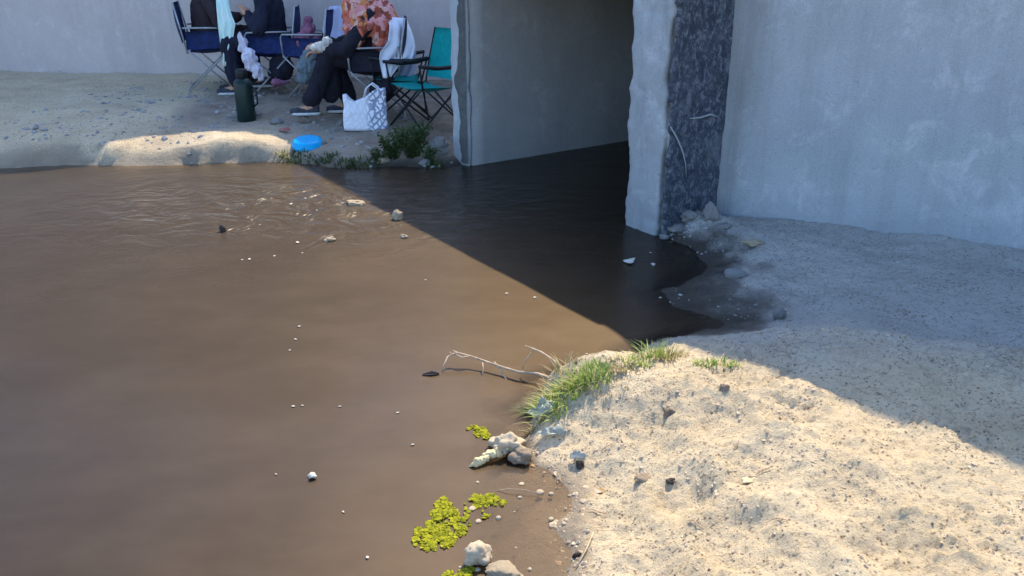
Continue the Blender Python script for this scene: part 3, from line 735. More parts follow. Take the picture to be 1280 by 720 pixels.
scatter('dark_grit', 2600, region((.0, 2.3), (1.2, 3.8), sunny, 4, .12, 9), (.0012, .0042), M['grit'], 'dark grit and droppings strewn over the bright sand', seed=6)
scatter('pale_grit', 1500, region((.0, 2.3), (1.2, 3.8), sunny, 5, -.3, 19), (.0015, .007), M['stone'], 'pale grit strewn over the bright sand', seed=16)
scatter('bank_edge_crumbs', 900, region((.0, .75), (1.3, 3.2), lambda X, Y, d, s1, s2, f: (d > -.05) & (d < .10) & (s1 > .5), 9, -.1), (.003, .013), M['crumb'], 'crumbled earth along the water edge of the bank', seed=7)
scatter('shaded_rubble', 700, region((.7, 3.2), (3.6, 5.3), lambda X, Y, d, s1, s2, f: (d > .0) & (s2 > .5), 4, .0), (.003, .016), M['stone_grey'], 'small rubble on the shaded sand below the wing wall', seed=8)
scatter('pillar_rubble', 170, lambda r, n: np.array([(x, y, gz(x, y)) for x, y in zip(px(862, 278, .1).x+r.normal(0, .12, n), px(862, 278, .1).y+r.normal(0, .05, n))]), (.004, .018), M['stone_grey'], 'heap of rubble at the foot of the bitumen strip', seed=9)
scatter('far_bank_rubble', 1500, region((-4.5, .1), (6.2, 9.6), lambda X, Y, d, s1, s2, f: (d > .01) & (f > .5), 2.5, -.1), (.005, .034), M['stone_grey'], 'stones and litter trodden into the far bank', seed=10)
def straws():
    r = random.Random(4); mb = MB()
    for i in range(420):
        x, y = r.uniform(.1, 2.2), r.uniform(1.3, 3.4)
        H, d, sun, *_ = gparts(x, y)
        if d < .01 or sun < .5: continue
        a = r.uniform(0, 6.28); L = r.uniform(.008, .035)*r.choice((1, 1, 1.6)); e = Vector((math.cos(a), math.sin(a), 0))*L
        p = Vector((x, y, float(H)+.004)); q = p+e; q.z = gz(q.x, q.y)+.004+r.uniform(0, .004)
        m_ = (p+q)/2+Vector((r.uniform(-.002, .002), r.uniform(-.002, .002), .002))
        mb.tube([p, m_, q], [.0006, .0010, .0005], 4)
    return mb
tag(straws().build('straw_litter', M['straw']), 'short dry straw bits scattered over the bright sand', kind='stuff')

# ------------------------------------------------------------------ grass and weeds
def blade(V_, F_, p, h, lean, w_, seg=4, curl=1.):
    n0 = len(V_); side = Vector((-lean.y, lean.x, 0)); 
    side = side.normalized() if side.length > 1e-5 else Vector((1, 0, 0))
    for i in range(seg+1):
        t_ = i/seg; c = p+Vector((0, 0, 1))*h*(t_-.25*curl*t_*t_*lean.length*1.2)+lean*h*t_**1.7
        ww = w_*(1-t_**1.8)+.0002
        V_.append(tuple(c-side*ww)); V_.append(tuple(c+side*ww))
    for i in range(seg):
        a = n0+2*i; F_.append((a, a+1, a+3, a+2))
def tuft(x, y, rpx, n, hmin, hmax, label, mat='grass', r=None, name='grass_tuft', cat='grass tuft', wd_=.0022, bias=(-.15, -.05), group=None, ry=.6):
    r = r or random; c = on(x, y); s = (c.y*cp+(CAMZ-c.z)*sp_)/F; R_ = rpx*s
    V_ = []; F_ = []
    for i in range(n):
        a = r.uniform(0, 6.28); q = r.random()**.6*R_; X_, Y_ = c.x+math.cos(a)*q, c.y+math.sin(a)*q*ry
        z = max(gz(X_, Y_), -.02)
        le = Vector((math.cos(a)*.5*q/R_+r.gauss(bias[0], .35), math.sin(a)*.5*q/R_+r.gauss(bias[1], .35), 0))
        blade(V_, F_, Vector((X_-c.x, Y_-c.y, z-c.z-.004)), r.uniform(hmin, hmax), le*1.1, wd_*r.uniform(.6, 1.3))
    o = mesh_obj(name, V_, F_, M[mat]); o.location = c
    tag(o, label, cat, group); return o
tuft(702, 492, 32, 420, .025, .065, 'dense green grass tuft at the bank tip beside the dry branch', bias=(-.35, -.15), ry=1.)
tuft(738, 474, 28, 300, .02, .055, 'green grass tuft just right of the densest clump', ry=.8)
tuft(690, 520, 20, 70, .03, .075, 'straggly grass hanging over the plastic scrap', bias=(-.5, -.3))
tuft(775, 462, 24, 120, .015, .045, 'sparse yellowing grass midway along the bank edge', 'grass_dry')
tuft(800, 455, 22, 90, .02, .055, 'short mixed grass left of the tallest tuft', 'grass')
tuft(822, 446, 20, 90, .03, .09, 'tallest spiky grass tuft standing against the shaded water', 'grass', bias=(.0, .0))
tuft(842, 447, 18, 50, .02, .055, 'thin dry grass right of the tallest tuft', 'grass_dry', bias=(.3, .1))
tuft(893, 456, 26, 160, .012, .035, 'low green sprigs on the sand near the shadow edge', 'grass', bias=(0, 0))
tuft(918, 457, 9, 30, .012, .03, 'little green sprig at the right end of the low sprigs', 'grass')
tuft(700, 470, 22, 40, .04, .075, 'pale dead stalks behind the dense green tuft', 'grass_dry', bias=(-.2, .2))
tuft(758, 486, 34, 70, .012, .03, 'thin dry stubble on the sand behind the green tufts', 'grass_dry')
tuft(676, 508, 16, 130, .02, .06, 'dark green blades drooping over the water at the bank tip', 'weed', bias=(-.8, -.2), wd_=.003)  # dark leaf colour paints the shadowed water side of the grass
tuft(668, 536, 12, 60, .012, .035, 'short withered blades at the undercut water edge', 'grass_dry', bias=(-.5, -.3))
for i_, (x_, y_, a_, L_) in enumerate([(760, 560, .4, .05), (870, 655, 2.2, .06), (815, 540, 1.2, .04), (955, 590, .1, .05), (745, 640, 2.8, .07), (700, 600, 1.9, .05), (920, 560, .9, .035), (975, 650, 2.5, .05)]):
    c_ = on(x_, y_); e_ = Vector((math.cos(a_), math.sin(a_), 0))*L_*.5; u_ = Vector((-e_.y, e_.x, 0))
    def g_(p, k=.005): return Vector((p.x, p.y, gz(p.x, p.y)+k))
    b_ = MB(); b_.tube([g_(c_-e_), g_(c_-e_*.3+u_*.12, .008), g_(c_+e_*.4-u_*.1, .007), g_(c_+e_, .009)], [.0012, .0022, .0018, .0009], 5); b_.tube([g_(c_-e_*.2+u_*.1, .008), g_(c_+e_*.1+u_*.6, .010)], [.0014, .0007], 4)
    tag(b_.build('twig', M['twig']), 'small forked dry twig '+['on the sand right of the blackish lump', 'on the sand low in the middle of the bank', 'on the sand just below the dark earthy clod', 'beside the yellow dead leaf', 'near the lower water edge of the sand', 'in the crumbly edge above the white pebbles', 'on the sand up from the yellow dead leaf', 'on the sand at the lower right'][i_], 'twig', 'twigs on the sand')
# far bank
for x, y, rp, n, h, l in [(370, 199, 22, 120, .05, 'dark grass fringe at the water edge left below the blue basin'), (405, 202, 20, 120, .055, 'dark grass fringe at the water edge right below the blue basin'),
                          (432, 205, 14, 60, .06, 'short dark grass at the water edge left of the weeds'), (383, 143, 20, 90, .06, 'olive grass patch in front of the sneaker'), (352, 196, 8, 30, .06, 'yellowish tuft at the end of the sunlit sand')]:
    tuft(x, y, rp, n, h*.4, h, l, 'weed' if x != 352 else 'grass_dry', wd_=.006)
def weed(x, y, rpx, hh, n, label, seed):
    r = random.Random(seed); c = on(x, y); s = (c.y*cp+(CAMZ-c.z)*sp_)/F; R_ = rpx*s
    root = empty('weed_plant', c); tag(root, label, 'weed'); st = MB(); V_ = []; F_ = []
    for i in range(n):
        a = r.uniform(0, 6.28); le = Vector((math.cos(a), math.sin(a)*.6, 0))*R_*r.uniform(.3, 1.); h = hh*r.uniform(.5, 1)
        b0 = Vector((le.x*.3, le.y*.3, 0)); pts = [b0+Vector((0, 0, -.01)), b0+le*.3+Vector((0, 0, h*.5)), b0+le*.7+Vector((0, 0, h))]
        st.tube(pts, [.003, .0025, .001], 4)
        for k in range(16):
            t_ = r.uniform(.15, 1); p = (pts[0].lerp(pts[1], t_*2) if t_ < .5 else pts[1].lerp(pts[2], t_*2-1))
            d = Vector((r.gauss(0, 1), r.gauss(0, 1), r.gauss(.3, .6))).normalized(); L = r.uniform(.015, .038); sd = d.cross(Vector((r.gauss(0, 1), r.gauss(0, 1), 1))).normalized()*L*.3
            n0 = len(V_); V_ += [tuple(p), tuple(p+d*L*.5+sd), tuple(p+d*L), tuple(p+d*L*.5-sd)]; F_.append((n0, n0+1, n0+2, n0+3))
    st.build('stem', M['weed'], root); mesh_obj('foliage', V_, F_, M['weed'], root)
weed(492, 198, 20, .22, 46, 'leafy dark weed at the water edge left of the broadest weed', 1)
weed(515, 196, 24, .26, 60, 'broadest dark weed in front of the camp chair legs', 2)
weed(536, 204, 12, .14, 14, 'low dark weed beside the pale angular rock', 3)
weed(474, 202, 12, .12, 16, 'small dark weed at the left end of the weed row', 5)
weed(524, 178, 18, .20, 26, 'dark weed between the camp chair legs and the angular rock', 6)
weed(505, 180, 20, .16, 18, 'short dark weed right below the nearer camp chair', 4)

tuft(455, 206, 20, 80, .03, .07, 'dark grass fringe between the blue basin fringe and the weeds', 'weed', wd_=.006)
tuft(545, 207, 14, 70, .03, .08, 'dark grass at the very foot of the left tunnel wall', 'weed', wd_=.006)
tuft(712, 486, 34, 160, .03, .065, 'pale dead blades tangled through the dense green tuft', 'grass_dry', bias=(-.5, -.35), ry=.9)
tuft(826, 448, 22, 60, .03, .075, 'dead blades leaning among the tallest tuft', 'grass_dry', bias=(-.3, -.3))
# ------------------------------------------------------------------ algae
def algae(x, y, blobs, label, zz=.0):
    c = px(x, y, 0); s = (c.y*cp+CAMZ*sp_)/F; V_ = []; F_ = []; r = random.Random(int(x))
    for bx, by, rad in blobs:
        P = px(bx, by, 0); R_ = rad*s
        for i in range(int(rad*rad*3.0)):
            a = r.uniform(0, 6.28); q = r.random()**.6*R_*1.15; X_, Y_ = P.x+math.cos(a)*q-c.x, P.y+math.sin(a)*q*1.5-c.y
            if float(fbm(X_*55, Y_*40, bx, 3, 8)) < -.28+q/R_*.35: continue
            L = r.uniform(.003, .010); n0 = len(V_); z = .0015+r.uniform(0, .007)*(1-q/(R_*1.5)); t2 = r.uniform(0, 6.28); k = 5; el = r.uniform(.35, 1)
            V_.append((X_, Y_, z+L*.2))
            for j in range(k):
                an = t2+j*6.283/k; u_ = math.cos(an)*L*r.uniform(.6, 1.3); v_ = math.sin(an)*L*el
                V_.append((X_+u_*math.cos(t2)-v_*math.sin(t2), Y_+u_*math.sin(t2)+v_*math.cos(t2), max(.0005, z+r.uniform(-.004, .003))))
            for j in range(k): F_.append((n0, n0+1+j, n0+1+(j+1) % k))
    o = mesh_obj('algae_mat', V_, F_, M['algae']); o.location = (c.x, c.y, 0.0)
    tag(o, label, 'algae'); return o
algae(552, 655, [(556, 632, 11), (570, 642, 15), (548, 652, 14), (532, 665, 12), (552, 672, 15), (575, 658, 12), (536, 678, 9), (522, 676, 6), (545, 640, 7)], 'largest bright yellow-green algae clump floating near the round cream stone')
algae(608, 628, [(596, 627, 8), (612, 627, 9), (625, 630, 6), (606, 642, 6)], 'smaller algae clump right of the largest one')
algae(597, 541, [(592, 537, 6), (601, 541, 7), (608, 546, 5)], 'small algae sliver floating left of the bank tip')
algae(578, 716, [(570, 717, 7), (584, 716, 7), (560, 720, 5)], 'algae fringe at the bottom edge below the round cream stone')

# ------------------------------------------------------------------ dead branch, wood, plastic, leaf
br = MB(); 
def bp(x, y, z): return px(x, y, z)
main = [bp(690, 474, .045), bp(672, 467, .035), bp(648, 465, .03), bp(628, 459, .03), bp(608, 452, .035), bp(588, 445, .045), bp(572, 441, .055), bp(566, 438, .06)]
br.tube(main, [.0065, .0065, .006, .0055, .0045, .004, .0035, .002], 7)
br.tube([bp(588, 445, .045), bp(578, 447, .045), bp(567, 442, .05), bp(560, 446, .045), bp(555, 456, .022), bp(551, 468, -.005)], [.004, .0035, .0035, .004, .0035, .002], 6)
br.tube([bp(572, 441, .055), bp(566, 443, .05), bp(562, 440, .055)], [.003, .004, .002], 5)
br.tube([bp(622, 458, .03), bp(628, 466, .012), bp(634, 477, -.005)], [.004, .0035, .003], 6)
br.tube([bp(603, 451, .035), bp(604, 460, .02), bp(603, 472, -.003)], [.0025, .002, .0015], 5)
br.tube([bp(622, 458, .03), bp(618, 452, .04)], [.004, .002], 5)
br.tube([bp(708, 468, .05), bp(700, 458, .07), bp(690, 449, .09), bp(676, 440, .105), bp(664, 435, .115), bp(656, 432, .115)], [.005, .005, .0045, .0045, .0035, .002], 7)
br.tube([bp(668, 437, .11), bp(662, 444, .085), bp(656, 452, .06), bp(653, 461, .03)], [.003, .003, .003, .0025], 6)
br.tube([bp(688, 449, .09), bp(693, 458, .06), bp(699, 469, .04)], [.003, .003, .003], 5)
tag(br.build('dry_branch', M['twig']), 'forked dry branch reaching from the grass out over the brown water', 'branch')
tw = MB(); tw.tube([bp(528, 468, .004), bp(540, 465, .012), bp(549, 467, .004)], [.003, .009, .004], 6)  # dark solid shaped as the branch tip's shadow on the water
tag(tw.build('twig_stub', M['dark_clod']), 'dark sodden stub floating at the tip of the dry branch', 'twig')
tw = MB(); tw.tube([bp(617, 614, -.003), bp(634, 611, .012), bp(655, 612, .015), bp(676, 617, .008)], [.001, .0015, .0015, .001], 5)
tag(tw.build('thin_stalk', M['twig']), 'thin curved stalk in the shallows right of the algae', 'stalk')
tw = MB(); tw.tube([on(720, 712)+Vector((0, 0, .006)), on(733, 690)+Vector((0, 0, .01)), on(742, 668)+Vector((0, 0, .008))], [.002, .003, .002], 5)
tag(tw.build('thin_stalk', M['straw']), 'pale stalk lying along the lower edge of the sand', 'stalk')
wd_m = MB(); wd_m.tube([px(586, 583, .002), px(598, 577, .014), px(612, 568, .022), px(626, 560, .026), px(634, 557, .02)], [.004, .012, .015, .014, .006], 8)
o = wd_m.build('driftwood_chunk', M['bark_yellow']); tag(o, 'pale yellow driftwood chunk leaning on the lumpy rock in the water', 'driftwood')
o.data.materials.clear(); bpy.data.objects.remove(o)
wd_m.ball(px(622, 566, .02), .017, 10, 8); wd_m.ball(px(606, 574, .014), .014, 10, 8); wd_m.ball(px(633, 560, .026), .018, 10, 8)
c0_ = px(610, 572, 0); wd_m.v = [tuple(Vector(q_)-c0_) for q_ in wd_m.v]
o = remeshed(wd_m, 'driftwood_chunk', M['bark_yellow'], None, .0028, 2, fold=.014, fs=42); o.location = c0_; tag(o, 'pale yellow driftwood chunk leaning on the lumpy rock in the water', 'driftwood')
def crumple(x, y, wpx, hpx, label, mat, name, cat, seed, z=.01, n=14, rz=0, amp=.5):
    c = on(x, y+hpx*.3); s = (c.y*cp+(CAMZ-c.z)*sp_)/F; V_ = []; F_ = []
    for j in range(n+1):
        for i in range(n+1):
            a, b_ = i/n-.5, j/n-.5; e = 1+.25*float(vn(a*5, b_*5, seed, 4))
            V_.append((a*wpx*s*e, b_*wpx*s*.5*e, z+hpx*s*(.35+amp*float(fbm(a*3.5, b_*3.5, seed, 3, seed)))*(1-(2*a)**4*.6)*(1-(2*b_)**4*.6)))
    for j in range(n):
        for i in range(n): k = j*(n+1)+i; F_.append((k, k+1, k+n+2, k+n+1))
    o = mesh_obj(name, V_, F_, M[mat]); o.location = c; o.rotation_euler.z = rz
    so_ = o.modifiers.new('thick', 'SOLIDIFY'); so_.thickness = .0012
    tag(o, label, cat); return o
crumple(680, 512, 34, 26, 'crumpled grey-blue plastic scrap caught in the grass over the water', 'plastic_wrap', 'plastic_scrap', 'plastic scrap', 3, rz=.5)
crumple(690, 540, 34, 16, 'pale plastic film pressed into the bank below the crumpled scrap', 'plastic_wrap', 'plastic_scrap', 'plastic scrap', 5, rz=.2)
crumple(722, 572, 20, 12, 'small pale film beside the blackish lump', 'plastic_wrap', 'plastic_scrap', 'plastic scrap', 7)
crumple(938, 600, 22, 8, 'yellow dead leaf lying on the bright sand', 'bark_yellow', 'dead_leaf', 'leaf', 9, z=.002, n=6)
crumple(355, 163, 14, 6, 'faded red scrap on the bank above left of the blue basin', 'red', 'red_scrap', 'scrap', 11, z=.01, n=6)

# ------------------------------------------------------------------ blue basin
def lathe(prof, n=32, flute=0, fl_from=1e9):
    V_ = []; F_ = []
    for k, (r_, z) in enumerate(prof):
        for i in range(n):
            a = 2*math.pi*i/n; rr = r_*(1+(flute*(1 if i % 2 else -1) if k in fl_from else 0)) if flute else r_
            V_.append((rr*math.cos(a), rr*math.sin(a), z))
    for k in range(len(prof)-1):
        for i in range(n): a = k*n+i; b_ = k*n+(i+1) % n; F_.append((a, b_, b_+n, a+n))
    return V_, F_
c = on(381, 188); root = empty('blue_basin', c+Vector((0, .12, 0))); root.scale = (.86, .86, .8); root.rotation_euler.x = math.radians(9)
tag(root, 'bright blue plastic basin turned upside down on the far bank', 'basin')
V_, F_ = lathe([(.006, .085), (.10, .088), (.125, .085), (.140, .072), (.147, .05), (.15, .045)], 48); mesh_obj('basin_body', V_, F_, M['blue'], root)
V_, F_ = lathe([(.148, .046), (.158, .03), (.157, .0), (.153, .0)], 48, .025, (1, 2, 3)); mesh_obj('fluted_rim', V_, F_, M['blue'], root)

# ------------------------------------------------------------------ camp chairs
def sag(name, c00, c10, c11, c01, drop, mat, parent, n=8, thick=.004):
    c00, c10, c11, c01 = map(Vector, (c00, c10, c11, c01)); V_ = []; F_ = []
    for j in range(n+1):
        for i in range(n+1):
            a, b_ = i/n, j/n; p = (c00*(1-a)+c10*a)*(1-b_)+(c01*(1-a)+c11*a)*b_
            V_.append(p+Vector(drop)*(4*b_*(1-b_))*(.4+.6*4*a*(1-a)))
    for j in range(n):
        for i in range(n): k = j*(n+1)+i; F_.append((k, k+1, k+n+2, k+n+1))
    m_ = MB(); m_.add(V_, F_); nrm = (c10-c00).cross(c01-c00).normalized()*thick
    off = len(V_); m_.add([v+nrm for v in V_], [f[::-1] for f in F_])
    rim = [i for i in range(n+1)]+[j*(n+1)+n for j in range(1, n+1)]+[n*(n+1)+i for i in range(n-1, -1, -1)]+[j*(n+1) for j in range(n-1, 0, -1)]
    for i in range(len(rim)): a, b_ = rim[i], rim[(i+1) % len(rim)]; m_.f.append((a, b_, b_+off, a+off))
    return m_.build(name, mat, parent)
def tube_part(name, pts, r, mat, parent): return MB().tube(pts, r, 8).build(name, mat, parent)
def camp_chair(loc, rz, fab, tub, label, group=None, style='quad', tr_=.009, sc_=1., back=True):
    root = empty('camp_chair', loc, rz); root.scale = (sc_,)*3; tag(root, label, 'chair', group); f, t_ = M[fab], M[tub]
    if style == 'quad':
        for s in (1, -1):
            tube_part('leg', [(.26, s*.25, 0), (-.20, s*.25, .38)], tr_, t_, root)
            tube_part('leg', [(-.27, s*.25, 0), (.22, s*.255, .40), ], tr_, t_, root)
            tube_part('leg', [(.262, s*.245, 0.002), (.235, -s*.245, .40)], tr_, t_, root)
            tube_part('leg', [(-.272, s*.245, 0.002), (-.225, -s*.245, .37)], tr_, t_, root)
            tube_part('arm_post', [(.235, s*.25, .39), (.27, s*.262, .60)], tr_, t_, root)
            tube_part('back_post', [(-.20, s*.255, .33), (-.27, s*.262, .58)]+([(-.36, s*.255, .90)] if back else []), tr_, t_, root)
            MB().tube([(-.28, s*.275, .60), (-.12, s*.28, .575), (.08, s*.28, .58), (.29, s*.275, .615)], [.016, .02, .02, .016], 8).build('armrest', t_, root)
        sag('seat', (-.20, -.24, .37), (.235, -.245, .405), (.235, .245, .405), (-.20, .24, .37), (0, 0, -.06), f, root)
        if back: sag('backrest', (-.225, -.25, .43), (-.36, -.25, .90), (-.36, .25, .90), (-.225, .25, .43), (-.05, 0, 0), f, root)
    else:
        for s in (1, -1):
            tube_part('leg', [(.22, s*.25, 0), (-.20, s*.25, .42)], tr_, t_, root)
            tube_part('leg', [(-.24, s*.265, 0), (.20, s*.265, .40), (.22, s*.265, .43)], tr_, t_, root)
            tube_part('arm_post', [(.225, s*.255, .40), (.235, s*.26, .60), (.215, s*.262, .63), (-.22, s*.262, .635)], tr_, t_, root)
            tube_part('back_post', [(-.20, s*.25, .38), (-.24, s*.255, .64), (-.28, s*.255, .88)], tr_, t_, root)
            sag('side_panel', (-.20, s*.262, .42), (.215, s*.262, .43), (.20, s*.262, .60), (-.20, s*.262, .60), (0, 0, 0), f, root, 3)
        tube_part('stretcher', [(.22, -.25, .012), (.22, .25, .012)], tr_, t_, root)
        tube_part('stretcher', [(-.24, -.265, .012), (-.24, .265, .012)], tr_, t_, root)
        sag('seat', (-.20, -.24, .40), (.225, -.245, .42), (.225, .245, .42), (-.20, .24, .40), (0, 0, -.05), f, root)
        sag('backrest', (-.235, -.25, .48), (-.28, -.25, .87), (-.28, .25, .87), (-.235, .25, .48), (-.04, 0, 0), f, root)
    return root
def gp(x, y, dx=0, dy=0): p = on(x, y); p.x += dx; p.y += dy; p.z = gz(p.x, p.y); return p
PI = math.pi
G = 'camp chairs along the far wall'
Y0 = 7.55
def spot(x, Y): 
    X_ = (x-640)/F*(Y*cp+(CAMZ-.3)*sp_); return Vector((X_, Y, gz(X_, Y)))
camp_chair(spot(533, 7.55), PI+.78, 'teal', 'black_tube', 'empty teal camp chair whose high back stands against the tunnel wall', G, sc_=.9)
camp_chair(spot(500, 7.95), PI+.15, 'teal', 'black_tube', 'low teal camp stool chair with armrests behind the high backed teal chair', G, back=False, sc_=.93)
cB = spot(473, 7.98); camp_chair(cB, PI+.12, 'black_canvas', 'silver_tube', 'black canvas chair with grey frame under the person in the flowered scarf', G, 'director')
cC = spot(398, 8.9); camp_chair(cC, PI-.25, 'blue_canvas', 'silver_tube', 'grey framed chair heaped with mauve cloth between the seated people', G, 'director')
cA = spot(346, 9.1); camp_chair(cA, PI+.15, 'blue_canvas', 'silver_tube', 'grey framed blue chair under the person in navy', G, 'director')
cD = spot(268, 9.2); camp_chair(cD, .25, 'blue_canvas', 'silver_tube', 'grey framed chair under the person in dark brown at far left', G, 'director')

# ------------------------------------------------------------------ people
def hand(mb, p, d, up, curl=.5, s=1., side=1):
    """palm from wrist p along d, five fingers"""
    d = Vector(d).normalized(); up = Vector(up); up = (up-d*up.dot(d)).normalized(); sd = d.cross(up)
    p = Vector(p)
    for k in (-1, -.3, .3, 1):
        mb.cap(p+sd*k*.022*s, .017*s, p+d*.085*s+sd*k*.029*s, .014*s, 8)
    for k, L in ((-1.05, .066), (-.35, .080), (.35, .086), (1.05, .076)):
        b0 = p+d*.09*s+sd*k*.030*s; cur = b0; dr = d.copy()
        for j, f_ in enumerate((.45, .32, .23)):
            dr = (dr*math.cos(curl)-up*math.sin(curl)).normalized() if j else (dr*math.cos(curl*.6)-up*math.sin(curl*.6)).normalized()
            nx_ = cur+dr*L*f_*s; mb.cap(cur, (.0105-.0012*j)*s, nx_, (.0098-.0012*j)*s, 6); cur = nx_
    b0 = p+d*.025*s-sd*side*-.032*s; t1 = b0+(d*.6+sd*side*.8-up*.2).normalized()*.045*s; t2 = t1+(d*.9+sd*side*.25-up*.4).normalized()*.035*s
    mb.cap(b0, .016*s, t1, .012*s, 8); mb.cap(t1, .012*s, t2, .0095*s, 8)
def head(mb, c, fw, s=1.):
    c = Vector(c); fw = Vector(fw).normalized(); rt = fw.cross(Vector((0, 0, 1))).normalized(); up = rt.cross(fw)
    R_ = Matrix((fw, -rt, up)).transposed()
    mb.ball(c, (.095*s, .076*s, .115*s), 16, 12, R_); mb.ball(c+up*.015-fw*.012, (.098*s, .078*s, .10*s), 16, 12, R_)
    mb.ball(c-up*.075+fw*.045, (.045*s, .05*s, .04*s), 10, 8, R_)
    mb.cap(c+fw*.092+up*.01, .010, c+fw*.112-up*.028, .014, 8)
    mb.ball(c+fw*.088-up*.058, (.014, .026, .010), 8, 6, R_)
    for k in (-1, 1):
        mb.ball(c+rt*k*.078, (.018, .010, .03), 8, 6, R_); mb.ball(c+fw*.084+rt*k*.03+up*.012, (.012, .016, .011), 8, 6, R_)
        mb.cap(c+fw*.088+rt*k*.018+up*.032, .008, c+fw*.078+rt*k*.045+up*.03, .007, 6)
def shoe(name, p, d, parent, s=1., label=None):
    """a sneaker: heel at p, toe along d (local coords)"""
    d = Vector(d).normalized(); p = Vector(p); r_ = empty('x'); bpy.data.objects.remove(r_)
    upv = Vector((0, 0, 1)); sd = d.cross(upv).normalized(); upv = sd.cross(d)
    mb = MB(); mb.cap(p+upv*.045, .036*s, p+d*.12+upv*.04, .036*s); mb.cap(p+d*.12+upv*.04, .036*s, p+d*.21+upv*.032, .028*s); mb.cap(p+upv*.05, .036*s, p+upv*.085, .034*s)
    o = remeshed(mb, name, M['shoe'], parent, .009, 3)
    so_ = MB(); V_ = []; outl = []
    for i in range(20):
        a = 2*PI*i/20; L = .125*s; W_ = .043*s*(1+.12*math.cos(a)); outl.append(p+d*(.095+L*math.cos(a)*1.05+.0)+sd*W_*math.sin(a))
    V_ = [q+upv*.0 for q in outl]+[q+upv*.022 for q in outl]; F_ = [tuple(range(19, -1, -1)), tuple(range(20, 40))]+[(i, (i+1) % 20, 20+(i+1) % 20, 20+i) for i in range(20)]
    mesh_obj('sole', V_, F_, M['sole'], o)
    return o

def person(loc, rz, cloth, P, label, skin='skin', scarf=None, scarf_mat=None, robe=True):
    """P: dict of joints in local coordinates (x forward, y left, z up from the ground)"""
    root = empty('person', loc, rz); tag(root, label, 'person')
    V3 = Vector; body = MB(); g = {k: V3(v) for k, v in P.items()}
    sh_l, sh_r = g['chest']+V3((0, .16, .06)), g['chest']+V3((0, -.16, .06))
    # the body, one surface: head, neck, trunk, limbs, hands, feet
    head(body, g['head'], g.get('look', V3((1, 0, -.3))))
    nk = g['chest']+V3((0, 0, .09)); body.cap(nk, .06, g['head']-V3((.02, 0, .08)), .05)
    body.cap(g['hip'], .12, (g['hip']+g['chest'])/2, .115); body.cap((g['hip']+g['chest'])/2, .115, g['chest'], .125)
    for s, side in ((1, 'l'), (-1, 'r')):
        sh_ = sh_l if s > 0 else sh_r
        body.cap(g['chest'], .10, sh_, .06); body.cap(sh_, .055, g['elbow_'+side], .040); body.cap(g['elbow_'+side], .040, g['wrist_'+side], .026)
        d = g['wrist_'+side]-g['elbow_'+side]
        hand(body, g['wrist_'+side]+d.normalized()*.01, g.get('hand_'+side, d), g.get('palm', V3((0, 0, 1))), .55, 1., s)
        hp = g['hip']+V3((.02, s*.10, -.01)); body.cap(hp, .095, g['knee_'+side], .062); body.cap(g['knee_'+side], .060, g['ankle_'+side], .038)
        body.cap(g['ankle_'+side], .038, g['ankle_'+side]+V3((.04, 0, -.03)), .035); body.cap(g['ankle_'+side]+V3((.04, 0, -.03)), .035, g['ankle_'+side]+V3((.13, 0, -.045)), .026)
    remeshed(body, 'body', M[skin], root, .0075, 2, dec=.45)
    gr_ = MB(); q = .022
    hm = (g['hip']+g['chest'])/2
    gr_.cap(g['hip']+V3((0, 0, .01)), .15, hm, .135+q*.6); gr_.cap(hm, .145, g['chest'], .13+q); gr_.cap(g['chest'], .13, g['chest']+V3((0, 0, .08)), .075)
    for s, side in ((1, 'l'), (-1, 'r')):
        sh_ = sh_l if s > 0 else sh_r; e, w_ = g['elbow_'+side], g['wrist_'+side]
        gr_.cap(g['chest'], .12, sh_, .08); gr_.cap(sh_, .078, e, .064); gr_.cap(e, .064, e.lerp(w_, .93), .045)
        hp = g['hip']+V3((.02, s*.10, -.0)); gr_.cap(hp, .125, g['knee_'+side], .09)
        gr_.cap(g['knee_'+side], .09, g['ankle_'+side]+V3((-.01, 0, .05)), .075 if robe else .06)
    if robe:                                                   # skirt bridging the legs
        gr_.cap((g['knee_l']+g['knee_r'])/2, .085, (g['ankle_l']+g['ankle_r'])/2+V3((-.02, 0, .09)), .085)
        gr_.cap(g['hip']+V3((.05, 0, 0)), .12, (g['knee_l']+g['knee_r'])/2, .085)
    remeshed(gr_, 'robe' if robe else 'clothes', M[cloth], root, .013, 5, fold=.028, fs=9)
    for s, side in ((1, 'l'), (-1, 'r')):
        a = g['ankle_'+side]; shoe('shoe', (a.x-.035, a.y, a.z-.085), (1, 0, g.get('toe', V3((0, 0, 0))).z), root)
    return root, g
# person in flowered scarf, hunched forward on the black canvas chair
P2_ = dict(hip=(-.02, 0, .52), chest=(.03, 0, .83), head=(.18, 0, .90), look=(.8, .1, -.62), elbow_l=(.26, .25, .62), wrist_l=(.48, .16, .60), elbow_r=(.28, -.25, .62), wrist_r=(.50, -.12, .63),
           knee_l=(.44, .11, .55), ankle_l=(.62, .14, .12), knee_r=(.42, -.11, .52), ankle_r=(.32, -.13, .09), toe=(0, 0, 0))
rp, g = person(cB+Vector((.02, .0, 0)), PI+.12, 'black_cloth', P2_, 'person hunched on a folding chair in black robe and orange flowered headscarf', scarf=True)
s_ = MB(); hc = g['head']
s_.ball(hc+Vector((-.02, 0, .015)), (.135, .115, .135), 16, 12); s_.cap(hc+Vector((-.03, 0, -.02)), .125, g['chest']+Vector((-.04, 0, .04)), .17)
s_.cap(g['chest']+Vector((-.06, .13, .03)), .12, g['chest']+Vector((-.10, .10, -.17)), .12); s_.cap(g['chest']+Vector((-.06, -.13, .03)), .12, g['chest']+Vector((-.10, -.10, -.17)), .12)
s_.cap(g['chest']+Vector((.05, .16, .0)), .10, g['chest']+Vector((.16, .18, -.12)), .075)
